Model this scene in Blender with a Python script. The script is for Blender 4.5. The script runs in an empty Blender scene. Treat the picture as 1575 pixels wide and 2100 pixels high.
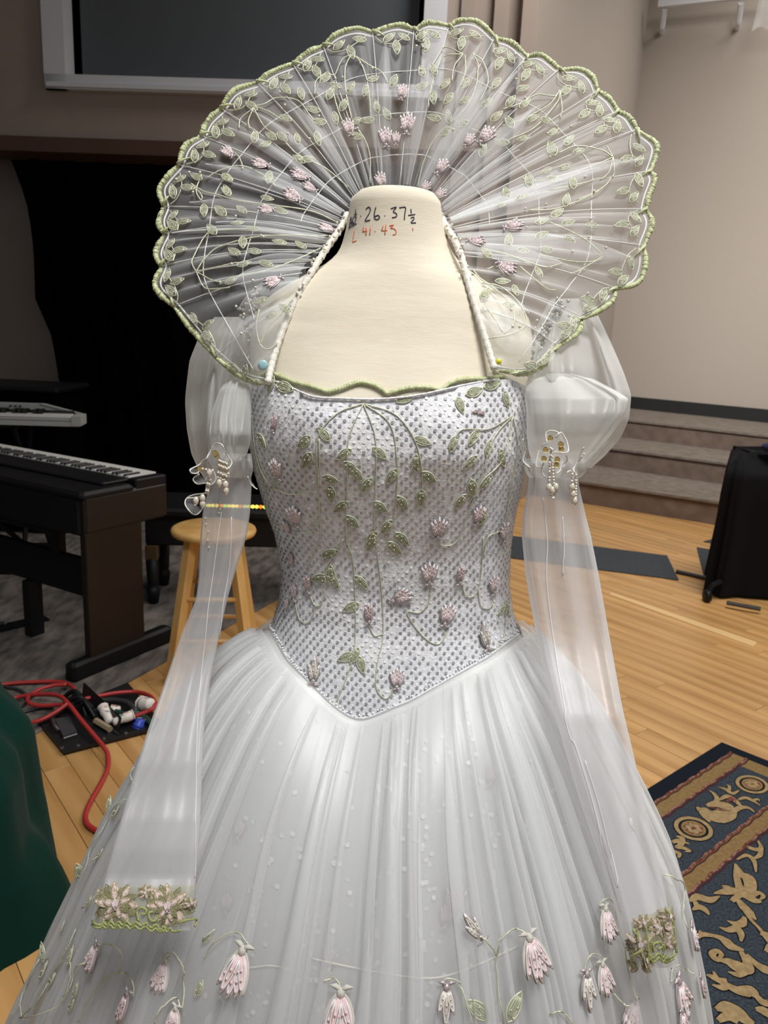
import bpy, math, random
import numpy as np
from mathutils import Vector, Matrix
from mathutils.bvhtree import BVHTree
random.seed(7); rng = np.random.default_rng(7)
sc = bpy.context.scene
col = sc.collection
PI = math.pi
# ------------------------------------------------------------------ camera
FPX = 1577.0; CAM_H = 1.42; PITCH = math.radians(13.2); ROLL = math.radians(2.7)
cF = np.array([0, math.cos(PITCH), -math.sin(PITCH)]); cU0 = np.array([0, math.sin(PITCH), math.cos(PITCH)]); cR0 = np.array([1.0, 0, 0])
cR = cR0 * math.cos(ROLL) + cU0 * math.sin(ROLL); cU = cU0 * math.cos(ROLL) - cR0 * math.sin(ROLL)
CAM = np.array([0, 0, CAM_H])
cam = bpy.data.cameras.new('camera'); camo = bpy.data.objects.new('camera', cam); col.objects.link(camo)
cam.sensor_fit = 'VERTICAL'; cam.sensor_height = 36; cam.lens = FPX / 2100 * 36; cam.clip_start = 0.02; cam.clip_end = 100
camo.matrix_world = Matrix(((cR[0], cU[0], -cF[0], 0), (cR[1], cU[1], -cF[1], 0), (cR[2], cU[2], -cF[2], CAM_H), (0, 0, 0, 1)))
cam.dof.use_dof = True; cam.dof.focus_distance = 1.0; cam.dof.aperture_fstop = 11
sc.camera = camo
# ------------------------------------------------------------------ world, lights, exposure
w = bpy.data.worlds.new('world'); sc.world = w; w.use_nodes = True
w.node_tree.nodes['Background'].inputs[0].default_value = (0.90, 0.95, 1.0, 1)
w.node_tree.nodes['Background'].inputs[1].default_value = 0.27
def area(name, loc, target, size, power, color=(1, 1, 1), sy=None, spread=180):
    l = bpy.data.lights.new(name, 'AREA'); l.energy = power; l.color = color; l.shape = 'RECTANGLE'; l.size = size; l.size_y = sy or size; l.spread = math.radians(spread)
    o = bpy.data.objects.new(name, l); col.objects.link(o); o.location = loc
    o.rotation_euler = (Vector(target) - Vector(loc)).to_track_quat('-Z', 'Y').to_euler(); return o
area('ceiling_light_front', (0.55, -0.2, 4.0), (0.0, 1.05, 1.0), 1.1, 21.0, (1.0, 0.99, 0.965), spread=75)
area('ceiling_light_over', (1.3, 2.1, 4.6), (1.2, 2.0, 0), 1.2, 20, (1.0, 0.97, 0.92), spread=120)
area('ceiling_light_right', (2.6, 3.6, 4.7), (2.3, 3.9, 0), 1.6, 58, (1.0, 0.95, 0.87), spread=120)
area('ceiling_light_stage', (4.3, 7.6, 5.9), (4.6, 8.6, 0.8), 1.6, 60, (1.0, 0.98, 0.95))
area('added_stage_fill', (2.6, 2.6, 5.6), (4.3, 10.2, 1.0), 1.4, 72, (1.0, 0.97, 0.935), spread=62)  # added unseen lamp, evens out the brightness of the stage wall
area('added_wall_wash', (1.3, 4.6, 5.4), (0.6, 6.0, 2.6), 0.9, 34, (1.0, 0.97, 0.93), spread=110)  # added unseen wash, brightens the jambs and the screen wall
vs = sc.view_settings
vs.view_transform = 'Standard'; vs.look = 'None'; vs.exposure = 0.0; vs.gamma = 1.0; vs.use_curve_mapping = False
sc.cycles.transparent_max_bounces = 40; sc.cycles.max_bounces = 6; sc.cycles.diffuse_bounces = 3; sc.cycles.transmission_bounces = 4
sc.cycles.caustics_reflective = False; sc.cycles.caustics_refractive = False
# ------------------------------------------------------------------ projection helpers: real points from the photograph's perspective
def ray(u, v): return cF + cR * ((u - 787.5) / FPX) - cU * ((v - 1050) / FPX)
def at(u, v, Y):
    d = ray(u, v); return CAM + d * (Y / d[1])
def fl(u, v, z=0.0):
    d = ray(u, v); return CAM + d * ((z - CAM_H) / d[2])
def proj(P):
    d = np.asarray(P, float) - CAM; wv = d @ cF; return 787.5 + FPX * (d @ cR) / wv, 1050 - FPX * (d @ cU) / wv
# ------------------------------------------------------------------ materials
MATS = {}
def srgb(*c):
    return tuple((x / 255 / 12.92 if x / 255 <= 0.04045 else ((x / 255 + 0.055) / 1.055) ** 2.4) for x in c) + (1.0,)
def mat(name, color, rough=0.6, metal=0.0, noise=None, bump=0.0, bscale=300, sheen=0.0, emit=0.0, spec=0.5, stretch=None, var=0.0):
    m = bpy.data.materials.new(name); m.use_nodes = True; nt = m.node_tree; b = nt.nodes['Principled BSDF']
    b.inputs['Base Color'].default_value = color; b.inputs['Roughness'].default_value = rough; b.inputs['Metallic'].default_value = metal
    b.inputs['Specular IOR Level'].default_value = spec
    if sheen: b.inputs['Sheen Weight'].default_value = sheen
    if emit: b.inputs['Emission Color'].default_value = color; b.inputs['Emission Strength'].default_value = emit
    tc = nt.nodes.new('ShaderNodeTexCoord'); src = tc.outputs['Object']
    if stretch:
        mp = nt.nodes.new('ShaderNodeMapping'); mp.inputs['Scale'].default_value = stretch; nt.links.new(src, mp.inputs[0]); src = mp.outputs[0]
    last = None
    if noise:                                   # (second colour, scale, detail, contrast)
        c2, s, det, lo, hi = noise
        n = nt.nodes.new('ShaderNodeTexNoise'); n.inputs['Scale'].default_value = s; n.inputs['Detail'].default_value = det
        nt.links.new(src, n.inputs['Vector'])
        r = nt.nodes.new('ShaderNodeValToRGB'); r.color_ramp.elements[0].position = lo; r.color_ramp.elements[1].position = hi
        r.color_ramp.elements[0].color = color; r.color_ramp.elements[1].color = c2
        nt.links.new(n.outputs['Fac'], r.inputs[0]); last = r.outputs[0]
    if var:
        oi = nt.nodes.new('ShaderNodeObjectInfo'); hs = nt.nodes.new('ShaderNodeHueSaturation')
        mr = nt.nodes.new('ShaderNodeMapRange'); mr.inputs['To Min'].default_value = 1 - var; mr.inputs['To Max'].default_value = 1 + var
        nt.links.new(oi.outputs['Random'], mr.inputs['Value']); nt.links.new(mr.outputs[0], hs.inputs['Value'])
        if last: nt.links.new(last, hs.inputs['Color'])
        else: hs.inputs['Color'].default_value = color
        last = hs.outputs[0]
    if last: nt.links.new(last, b.inputs['Base Color'])
    if bump:
        n2 = nt.nodes.new('ShaderNodeTexNoise'); n2.inputs['Scale'].default_value = bscale; n2.inputs['Detail'].default_value = 3
        bp = nt.nodes.new('ShaderNodeBump'); bp.inputs['Strength'].default_value = bump; bp.inputs['Distance'].default_value = 0.002
        nt.links.new(src, n2.inputs['Vector']); nt.links.new(n2.outputs['Fac'], bp.inputs['Height']); nt.links.new(bp.outputs[0], b.inputs['Normal'])
    MATS[name] = m; return m
def sheer(name, color, alpha, edge=0.8, power=2.0, trans=0.45, weave=0.0):
    """organza: threads with gaps between them; at grazing angles the threads close up"""
    m = bpy.data.materials.new(name); m.use_nodes = True; nt = m.node_tree; N = nt.nodes; L = nt.links
    N.remove(N['Principled BSDF']); out = N['Material Output']
    lw = N.new('ShaderNodeLayerWeight'); lw.inputs['Blend'].default_value = 0.5
    pw = N.new('ShaderNodeMath'); pw.operation = 'POWER'; pw.inputs[1].default_value = power; L.new(lw.outputs['Facing'], pw.inputs[0])
    mr = N.new('ShaderNodeMapRange'); mr.inputs['To Min'].default_value = alpha; mr.inputs['To Max'].default_value = edge; L.new(pw.outputs[0], mr.inputs['Value'])
    a = mr.outputs[0]
    if weave:
        tc = N.new('ShaderNodeTexCoord'); n = N.new('ShaderNodeTexNoise'); n.inputs['Scale'].default_value = 14; n.inputs['Detail'].default_value = 6
        mp = N.new('ShaderNodeMapping'); mp.inputs['Scale'].default_value = (3, 3, 1); L.new(tc.outputs['Object'], mp.inputs[0]); L.new(mp.outputs[0], n.inputs['Vector'])
        mm = N.new('ShaderNodeMapRange'); mm.inputs['From Min'].default_value = 0.3; mm.inputs['From Max'].default_value = 0.7
        mm.inputs['To Min'].default_value = 1 - weave; mm.inputs['To Max'].default_value = 1 + weave; L.new(n.outputs['Fac'], mm.inputs['Value'])
        mu = N.new('ShaderNodeMath'); mu.operation = 'MULTIPLY'; mu.use_clamp = True; L.new(a, mu.inputs[0]); L.new(mm.outputs[0], mu.inputs[1]); a = mu.outputs[0]
    tr = N.new('ShaderNodeBsdfTransparent'); d = N.new('ShaderNodeBsdfDiffuse'); d.inputs[0].default_value = color
    t = N.new('ShaderNodeBsdfTranslucent'); t.inputs[0].default_value = color
    mx = N.new('ShaderNodeMixShader'); mx.inputs[0].default_value = trans; L.new(d.outputs[0], mx.inputs[1]); L.new(t.outputs[0], mx.inputs[2])
    g = N.new('ShaderNodeBsdfGlossy'); g.inputs['Roughness'].default_value = 0.42; g.inputs[0].default_value = color
    mg = N.new('ShaderNodeMixShader'); mg.inputs[0].default_value = 0.07; L.new(mx.outputs[0], mg.inputs[1]); L.new(g.outputs[0], mg.inputs[2])
    fin = N.new('ShaderNodeMixShader'); L.new(a, fin.inputs[0]); L.new(tr.outputs[0], fin.inputs[1]); L.new(mg.outputs[0], fin.inputs[2])
    L.new(fin.outputs[0], out.inputs['Surface']); MATS[name] = m; return m

M_form = mat('form_jersey', srgb(226, 217, 198), 0.85, noise=(srgb(219, 209, 189), 34, 6, .3, .75), bump=.14, bscale=120, stretch=(1, 1, 7), sheen=.15)
M_ink = mat('black_marker', srgb(62, 58, 74), 0.7); M_red = mat('red_marker', srgb(214, 112, 74), 0.7)
M_bod = mat('bodice_lace', srgb(212, 212, 217), 0.5, noise=(srgb(240, 240, 243), 260, 6, .38, .66), bump=.5, bscale=420)
M_seq = mat('silver_sequin', (0.50, 0.505, 0.525, 1), 0.25, 0.5, spec=1.0)
M_seqp = mat('pale_sequin', srgb(246, 246, 244), 0.3, spec=.6)
M_green = mat('green_cord', srgb(174, 182, 130), 0.42, noise=(srgb(206, 210, 170), 160, 3, .35, .65), bump=.5, bscale=600, sheen=.2)
M_thr = mat('green_thread', srgb(204, 207, 182), 0.35, metal=.15)
M_pad = sheer('leaf_green_net', srgb(176, 184, 142), 0.42, 0.8, trans=.3)
M_pads = sheer('leaf_collar_net', srgb(206, 212, 186), 0.12, 0.5, trans=.3)
M_pink = mat('pink_beads', srgb(238, 212, 212), 0.3, bump=.3, bscale=900)
M_silver = mat('silver_thread', srgb(192, 180, 182), 0.3, metal=.4)
M_cuffc = mat('cuff_cord_green', srgb(158, 166, 106), 0.45, bump=.5, bscale=600)
M_white = mat('white_cord', srgb(226, 222, 212), 0.55, bump=.5, bscale=500)
M_sth = mat('sleeve_thread', srgb(226, 224, 226), 0.6)
M_wire = mat('white_wire', srgb(228, 228, 226), 0.4)
M_pearl = mat('pearl', srgb(226, 216, 200), 0.16, metal=.25)
M_gold = mat('gold_sequin', srgb(196, 168, 106), 0.25, metal=.7)
M_org = sheer('organza_collar', srgb(248, 250, 252), 0.17, 0.80, 2.2, .4)
M_sl = sheer('organza_sleeve', srgb(244, 245, 243), 0.36, 0.97, 1.8, .45)
M_sl2 = sheer('organza_lower_sleeve', srgb(250, 250, 252), 0.38, 0.97, 1.8, .45)
M_sk1 = sheer('organza_skirt_outer', srgb(250, 251, 252), 0.31, 0.96, 2.0, .4)
M_sk2 = sheer('organza_skirt_second', srgb(250, 251, 252), 0.26, 0.98, 1.6, .4)
M_lin = sheer('skirt_lining_cloth', srgb(238, 239, 239), 0.9, 0.99, 1.5, .3)
M_lace = sheer('olive_lace_net', srgb(190, 190, 156), 0.34, 0.8, 1.5, .3)
M_wall = mat('wall_paint', srgb(166, 152, 142), 0.9, noise=(srgb(161, 147, 137), 3, 4, .3, .7), bump=.06, bscale=60)
M_wallR = mat('wall_paint_stage', srgb(168, 158, 148), 0.9, bump=.05, bscale=60)
M_frame = mat('screen_frame_white', srgb(222, 224, 230), 0.5)
M_screen = mat('screen_grey', srgb(82, 87, 92), 0.55)
M_black = mat('black_velour', (0.0012, 0.0012, 0.0018, 1), 1.0, spec=.02)
M_soffit = mat('soffit_brown', srgb(92, 66, 54), 0.7)
M_base = mat('black_rubber_base', (0.012, 0.012, 0.013, 1), 0.7)
M_carp = mat('grey_carpet', srgb(126, 119, 114), 1.0, noise=(srgb(84, 80, 78), 22, 8, .36, .66), bump=.8, bscale=500, stretch=(1, .35, 1), spec=.1)
M_step = mat('tier_carpet_tread', srgb(128, 120, 112), 1.0, noise=(srgb(108, 98, 90), 14, 6, .35, .7), bump=.6, bscale=300, spec=.1)
M_riser = mat('tier_carpet_riser', srgb(122, 106, 96), 1.0, noise=(srgb(104, 90, 82), 9, 6, .35, .7), bump=.6, bscale=300, spec=.1)
M_wood = mat('maple_plank', srgb(203, 160, 104), 0.36, noise=(srgb(168, 122, 70), 2.6, 7, .36, .74), stretch=(.45, 5, 5), var=.10, spec=.5)
M_woodfar = mat('maple_far', srgb(203, 160, 104), 0.36, noise=(srgb(168, 122, 70), 2, 7, .36, .74), stretch=(.45, 5, 5), spec=.5)
M_pale = mat('pale_tape', srgb(222, 186, 132), 0.4)
M_stool = mat('stool_pine', srgb(214, 172, 108), 0.38, noise=(srgb(196, 150, 88), 9, 5, .35, .7), stretch=(2, 2, .5))
M_pblack = mat('piano_black', (0.006, 0.006, 0.0075, 1), 0.5, spec=.3)
M_pbrown = mat('piano_rosewood', (0.013, 0.0062, 0.004, 1), 0.5, noise=((0.009, 0.0045, 0.003, 1), 12, 5, .3, .7), stretch=(3, 3, .3))
M_key = mat('white_keys', srgb(235, 235, 232), 0.3); M_kblack = mat('black_keys', (0.008, 0.008, 0.008, 1), 0.35)
M_syn = mat('synth_silver', srgb(178, 180, 178), 0.45); M_syn2 = mat('synth_panel', srgb(138, 142, 142), 0.5)
M_syn3 = mat('synth_beige', srgb(150, 136, 112), 0.6)
M_brass = mat('dull_brass', srgb(96, 76, 48), 0.5, metal=.3)
M_metal = mat('steel', srgb(150, 150, 152), 0.35, metal=.9)
M_redc = mat('red_cable', srgb(172, 52, 52), 0.45)
M_boxb = mat('floor_box_black', (0.008, 0.008, 0.009, 1), 0.55)
M_boxg = mat('floor_box_grey', (0.045, 0.047, 0.05, 1), 0.5)
M_cgrey = mat('grey_cable', (0.035, 0.035, 0.038, 1), 0.5); M_cgreen = mat('dark_green_cord', (0.012, 0.05, 0.035, 1), 0.5)
M_plug = mat('white_plug', srgb(226, 220, 214), 0.45); M_blue = mat('blue_plug', srgb(58, 80, 190), 0.4); M_label = mat('plug_print', srgb(150, 150, 150), .6)
M_mat = mat('dark_floor_mat', srgb(54, 60, 68), 0.9, noise=(srgb(46, 52, 59), 30, 4, .3, .7))
M_cloth = mat('black_cloth', (0.008, 0.008, 0.010, 1), 0.95, spec=.15)
M_rnavy = mat('rug_navy', (0.011, 0.015, 0.022, 1), 1.0, bump=.6, bscale=400, spec=.05)
M_rblue = mat('rug_slate_blue', srgb(66, 74, 82), 1.0, noise=(srgb(44, 51, 59), 160, 4, .35, .65), bump=.9, bscale=300, spec=.05)
M_rgold = mat('rug_gold', srgb(138, 114, 78), 1.0, noise=(srgb(122, 100, 66), 90, 4, .35, .65), bump=.6, bscale=300, spec=.05)
M_rtan = mat('rug_tan', srgb(164, 142, 106), 1.0, noise=(srgb(142, 120, 88), 70, 4, .35, .65), bump=.6, bscale=300, spec=.05)
M_rpink = mat('rug_rose', srgb(150, 110, 98), 1.0, noise=(srgb(104, 52, 48), 90, 4, .4, .6), bump=.6, bscale=300, spec=.05)
M_rdark = mat('rug_black_outline', (0.012, 0.012, 0.014, 1), 1.0, spec=.05)
M_velvet = mat('green_velvet', (0.0008, 0.030, 0.022, 1), 0.9, sheen=.04, spec=.1)
M_pinb = mat('pale_blue_pin', srgb(164, 206, 214), 0.3); M_piny = mat('yellow_pin', srgb(214, 206, 44), 0.3)
M_l1 = mat('glint_yellow', (1.0, .85, .12, 1), .4, emit=1.1); M_l2 = mat('glint_orange', (1.0, .22, .03, 1), .4, emit=1.1); M_l3 = mat('glint_lime', (.6, .95, .12, 1), .4, emit=1.0)  # glowing colours standing in for the reflection on the bench
M_ceil = mat('ceiling_paint', srgb(190, 186, 180), 0.9)
# ------------------------------------------------------------------ mesh builder
class MB:
    def __init__(s): s.v = []; s.f = []; s.m = []
    def add(s, vs_, fs, m=0):
        o = len(s.v); s.v.extend([tuple(map(float, p)) for p in vs_]); s.f.extend([tuple(i + o for i in f) for f in fs]); s.m.extend([m] * len(fs)); return s
    def grid(s, P, closeU=False, m=0):
        P = np.asarray(P, float); r, c = P.shape[:2]; fs = []
        for i in range(r - 1):
            for j in range(c if closeU else c - 1):
                k = (j + 1) % c; fs.append((i * c + j, i * c + k, (i + 1) * c + k, (i + 1) * c + j))
        return s.add(P.reshape(-1, 3), fs, m)
    def box(s, c, size, m=0, R=None, bev=0.0):
        c = np.asarray(c, float); h = np.asarray(size, float) / 2
        if bev <= 0:
            p = np.array([[x, y, z] for z in (-1, 1) for y in (-1, 1) for x in (-1, 1)]) * h
            fs = [(0, 2, 3, 1), (4, 5, 7, 6), (0, 1, 5, 4), (2, 6, 7, 3), (0, 4, 6, 2), (1, 3, 7, 5)]
        else:
            b = min(bev, h.min() * .9); ring = []
            def oct_(z, sx, sy): return [(-sx + b, -sy, z), (sx - b, -sy, z), (sx, -sy + b, z), (sx, sy - b, z), (sx - b, sy, z), (-sx + b, sy, z), (-sx, sy - b, z), (-sx, -sy + b, z)]
            levels = [(-h[2], h[0] - b, h[1] - b), (-h[2] + b, h[0], h[1]), (h[2] - b, h[0], h[1]), (h[2], h[0] - b, h[1] - b)]
            p = []
            for z, sx, sy in levels: p += oct_(z, sx, sy)
            fs = [tuple(reversed(range(8))), tuple(range(24, 32))]
            for i in range(3):
                for j in range(8): k = (j + 1) % 8; fs.append((i * 8 + j, i * 8 + k, (i + 1) * 8 + k, (i + 1) * 8 + j))
            p = np.array(p)
        if R is not None: p = p @ np.asarray(R).T
        return s.add(p + c, fs, m)
    def tube(s, path, r, n=6, m=0, closed=False, cap=True, flat=None):
        P = np.asarray(path, float); k = len(P); r = np.broadcast_to(np.asarray(r, float), (k,))
        if closed: T = np.roll(P, -1, 0) - np.roll(P, 1, 0)
        else: T = np.gradient(P, axis=0)
        T /= np.linalg.norm(T, axis=1)[:, None] + 1e-12
        up = np.array([0, 0, 1.0]) if abs(T[0][2]) < .9 else np.array([1.0, 0, 0])
        a = np.cross(T[0], up); a /= np.linalg.norm(a); ring = []
        ang = np.arange(n) * 2 * PI / n
        for i in range(k):
            a = a - T[i] * (a @ T[i]); a /= np.linalg.norm(a) + 1e-12; b = np.cross(T[i], a)
            ring.append(P[i] + r[i] * (np.cos(ang)[:, None] * a + np.sin(ang)[:, None] * b))
        R_ = np.array(ring)
        if closed: R_ = np.concatenate([R_, R_[:1]])
        s.grid(R_, True, m)
        if cap and not closed:
            o = len(s.v) - R_.shape[0] * n
            s.f.append(tuple(o + j for j in reversed(range(n)))); s.m.append(m)
            o2 = len(s.v) - n; s.f.append(tuple(o2 + j for j in range(n))); s.m.append(m)
        return s
    def ball(s, c, r, m=0, n=8, k=5):
        r = np.broadcast_to(np.asarray(r, float), (3,)); P = []
        for i in range(k + 1):
            t = PI * i / k; P.append([[math.sin(t) * math.cos(2 * PI * j / n) * r[0] + c[0], math.sin(t) * math.sin(2 * PI * j / n) * r[1] + c[1], math.cos(t) * r[2] + c[2]] for j in range(n)])
        return s.grid(P, True, m)
    def lathe(s, prof, c=(0, 0, 0), n=24, m=0):
        return s.grid([[[c[0] + r * math.cos(2 * PI * j / n), c[1] + r * math.sin(2 * PI * j / n), c[2] + z] for j in range(n)] for r, z in prof], True, m)
    def slab(s, poly, z0, z1, m=0, top=None):
        n = len(poly); vs_ = [(p[0], p[1], z0) for p in poly] + [(p[0], p[1], z1) for p in poly]
        fs = [tuple(reversed(range(n))), tuple(range(n, 2 * n))] + [(i, (i + 1) % n, (i + 1) % n + n, i + n) for i in range(n)]
        return s.add(vs_, fs, m)
    def mesh(s, name, mats, smooth=True):
        me = bpy.data.meshes.new(name); me.from_pydata(s.v, [], s.f)
        for mm in (mats if isinstance(mats, (list, tuple)) else [mats]): me.materials.append(mm)
        if any(s.m): me.polygons.foreach_set('material_index', s.m)
        if smooth: me.polygons.foreach_set('use_smooth', [True] * len(s.f))
        me.update(); return me
def origin(o):
    p = np.zeros(3)
    while o is not None: p += np.array(o.location); o = o.parent
    return p
def tag(o, label=None, cat=None, group=None, kind=None):
    if label: o['label'] = label
    if cat: o['category'] = cat
    if group: o['group'] = group
    if kind: o['kind'] = kind
    return o
def thing(name, loc, label, cat, group=None):
    o = bpy.data.objects.new(name, None); o.empty_display_size = .1; col.objects.link(o); o.location = tuple(map(float, loc)); return tag(o, label, cat, group)
def part(name, mb, m, parent=None, smooth=False, loc=None, **kw):
    """link the builder's world-space shape as ONE object; children keep their thing's origin"""
    if parent is not None:
        off = origin(parent); mb.v = [(p[0] - off[0], p[1] - off[1], p[2] - off[2]) for p in mb.v]
    elif loc is not None:
        mb.v = [(p[0] - loc[0], p[1] - loc[1], p[2] - loc[2]) for p in mb.v]
    o = bpy.data.objects.new(name, mb.mesh(name, m, smooth)); col.objects.link(o)
    if parent is not None: o.parent = parent
    elif loc is not None: o.location = tuple(map(float, loc))
    return tag(o, kw.get('label'), kw.get('cat'), kw.get('group'), kw.get('kind'))
def inst(name, me, M, parent):
    """another object on a shared mesh, placed by world matrix M under an unrotated parent"""
    o = bpy.data.objects.new(name, me); col.objects.link(o); o.parent = parent
    o.matrix_local = Matrix.Translation(Vector(-origin(parent))) @ M; return o
def spline(pts, n=8):
    P = np.asarray(pts, float)
    if len(P) < 3: return np.array([P[0] + (P[-1] - P[0]) * t for t in np.linspace(0, 1, n)])
    Q = np.concatenate([[2 * P[0] - P[1]], P, [2 * P[-1] - P[-2]]]); out = []
    for i in range(len(P) - 1):
        a, b, c, d = Q[i:i + 4]
        for t in np.linspace(0, 1, n, endpoint=False):
            out.append(.5 * ((2 * b) + (c - a) * t + (2 * a - 5 * b + 4 * c - d) * t * t + (3 * b - a - 3 * c + d) * t ** 3))
    out.append(P[-1]); return np.array(out)
def bvh(mb): return BVHTree.FromPolygons([Vector(p) for p in mb.v], mb.f)
def hit(u, v, trees, off=.002):
    d = Vector(ray(u, v)).normalized(); best = None
    for t in (trees if isinstance(trees, (list, tuple)) else [trees]):
        h = t.ray_cast(Vector(CAM), d)
        if h[0] is not None and (best is None or h[3] < best[3]): best = h
    if best is None: return None
    n = best[1] if best[1].dot(d) < 0 else -best[1]
    return np.array(best[0] + n * off), np.array(n)
def tf(c, x, y, z, origin_=(0, 0)):
    return c + x
# ================================================================== SETTING
def wallbox(name, x0, x1, y0, y1, z0, z1, m): return part(name, MB().slab([(x0, y0), (x1, y0), (x1, y1), (x0, y1)], z0, z1), m, kind='structure')
YB = 6.0
floor = part('floor', MB().box((1.0, 4.5, -.0285), (16, 19, .03)), M_woodfar, kind='structure', loc=(1.0, 4.5, -.0))
# planks: boards of their own where they can be told apart, the rest joined
pd = np.array([.62, -.785]); pd /= np.linalg.norm(pd); pn = np.array([-pd[1], pd[0]])
ca, cb = np.array([-1.23, 2.28]), np.array([-.56, 3.85])                      # carpet edge on the floor
def right_of_carpet(P): return (cb[0] - ca[0]) * (P[1] - ca[1]) - (cb[1] - ca[1]) * (P[0] - ca[0]) < 0
PW = .084; cand = []
for k in range(-20, 120):
    n0 = .2 + k * PW; s_ = -8 + rng.random() * 1.4
    while s_ < 3.2:
        Lk = rng.choice([.9, 1.2, 1.6, 2.0]); c = pd * (s_ + Lk / 2) + pn * (n0 + PW / 2); s_ += Lk
        pts = [pd * (s_ - Lk * t) + pn * (n0 + PW / 2) for t in (0, .25, .5, .75, 1)]
        vis = inn = False
        for q in pts:
            if q[1] < .8: continue
            u, v = proj((q[0], q[1], 0))
            if -900 < u < 2700 and v < 3000 and (right_of_carpet(q)) and q[1] < 9.0: vis = True; inn = inn or (-160 < u < 1740 and v < 2260)
        if vis: cand.append((min(np.hypot(*q) for q in pts if q[1] > .5) + (0 if inn else 100), c, Lk))
cand.sort(key=lambda t: t[0])
me_p = {}
for Lk in (.9, 1.2, 1.6, 2.0):
    me_p[Lk] = MB().box((0, 0, 0), (Lk - .0014, PW - .0014, .012), bev=.0007).mesh('plank', M_wood, False)
ang = math.atan2(pd[1], pd[0])
for d_, c, Lk in cand[:290]:
    inst('plank', me_p[Lk], Matrix.Translation((c[0], c[1], -.006 + rng.normal() * .0002)) @ Matrix.Rotation(ang, 4, 'Z'), floor)
rest = MB(); Rz = np.array([[math.cos(ang), -math.sin(ang), 0], [math.sin(ang), math.cos(ang), 0], [0, 0, 1]])
for d_, c, Lk in cand[290:]: rest.box((c[0], c[1], -.006), (Lk - .003, PW - .003, .012), R=Rz)
part('plank', rest, M_woodfar, floor, kind='stuff')
# carpet on the left
cd = (cb - ca) / np.linalg.norm(cb - ca)
part('floor_carpet', MB().slab([tuple(ca - cd * 3.5), tuple(cb + cd * 3.1), (-.2, 8.6), (-6.5, 8.6), (-6.5, -1.0)], .001, .007), M_carp, kind='structure')
# back wall with the opening under it
sl = .035                                                                      # the wall turns a little towards the camera on its right
def wy(x): return YB - .055 * (x + 2.5)
zs = 2.64
Wb = MB()
def wslab(mb, x0, x1, z0, z1, d0=0.0, d1=.25, m=0):
    return mb.slab([(x0, wy(x0) + d0), (x1, wy(x1) + d0), (x1, wy(x1) + d1), (x0, wy(x0) + d1)], z0, z1, m)
pL = at(97, 185, wy(-2.45)); 
sx0, sz0 = pL[0], pL[2]; sx1 = at(918, 0, wy(.2))[0]
wslab(Wb, -7, sx0 + .03, zs, 5.6); wslab(Wb, sx1 - .03, .86, zs - 2.8, 5.6); wslab(Wb, sx0 + .03, sx1 - .03, zs, sz0 + .03); wslab(Wb, sx0 + .03, sx1 - .03, 4.75, 5.6)
part('wall_back', Wb, M_wall, kind='structure')
part('trim_1', wslab(MB(), -7, .52, zs - .07, zs + .03, -.035, .3), M_soffit, kind='structure')
for k, (x0, x1, d) in enumerate([(.36, .45, -.025), (.58, .68, -.05), (.76, .86, -.1)]):
    part('trim_%d' % (k + 2), wslab(MB(), x0, x1, 0, 5.6, d, .02), M_wall, kind='structure')
part('wall_alcove', MB().slab([(-7, 6.75), (.9, 6.6), (.9, 6.8), (-7, 6.95)], 0, 3.2), M_wall, kind='structure')
# projection screen recess
scr = thing('projection_screen', ((sx0 + sx1) / 2, wy(-1.2), sz0), 'dark grey projection screen in a white frame high on the wall', 'screen')
fw = .155
for (x0, x1, z0, z1) in ((sx0, sx1, sz0, sz0 + fw * .62), (sx0, sx1, 4.6, 4.75), (sx0, sx0 + fw, sz0, 4.75), (sx1 - fw, sx1, sz0, 4.75)):
    f_ = MB(); wslab(f_, x0, x1, z0, z1, -.05, .12); part('frame_rail', f_, M_frame, scr)
    b_ = MB(); 
f_ = MB(); wslab(f_, sx0 + .02, sx1 - .02, sz0 + .01, sz0 + .04, -.07, -.05); part('frame_bead', f_, M_frame, scr)
part('black_border', wslab(MB(), sx0 + fw - .01, sx1 - fw + .01, sz0 + .05, 4.7, .13, .16), M_black, scr)
part('screen_sheet', wslab(MB(), sx0 + fw + .065, sx1 - fw - .03, sz0 + fw * .62 + .028, 4.7, .105, .128), M_screen, scr)
part('bottom_clip', wslab(MB(), sx0 + fw + .14, sx0 + fw + .24, sz0 + fw * .62, sz0 + fw * .62 + .02, .05, .1), M_frame, scr)
# stage alcove walls
RS = .2
Pw, Qw = fl(1291, 837, 3 * RS)[:2], fl(1500, 859, 3 * RS)[:2]; e = (Qw - Pw) / np.linalg.norm(Qw - Pw)
kx = at(1310, 190, 1.0)[0]; s_ = (Pw[0] - kx * Pw[1]) / (e[0] - kx * e[1]); Cx, Cy = Pw - e * s_
print('stage corner', Cx, Cy)
A = np.array([.82, wy(.82) + .1]); B = np.array([Cx, Cy]); D = B + e * 9
def vwall(name, P, Q, m, th=.2, z1=6.4):
    t = (Q - P) / np.linalg.norm(Q - P); nrm = np.array([-t[1], t[0]])
    return part(name, MB().slab([tuple(P), tuple(Q), tuple(Q + nrm * th), tuple(P + nrm * th)], 0, z1), m, kind='structure')
vwall('wall_stage_side', A, B, M_wallR); vwall('wall_stage_back', B, D, M_wallR)
part('wall_left', MB().slab([(-6.6, -1), (-6.4, -1), (-6.4, 7), (-6.6, 7)], 0, 5.6), M_wall, kind='structure')
part('ceiling', MB().box((.5, 5.2, 6.45), (16, 18, .08)), M_ceil, kind='structure')
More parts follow.
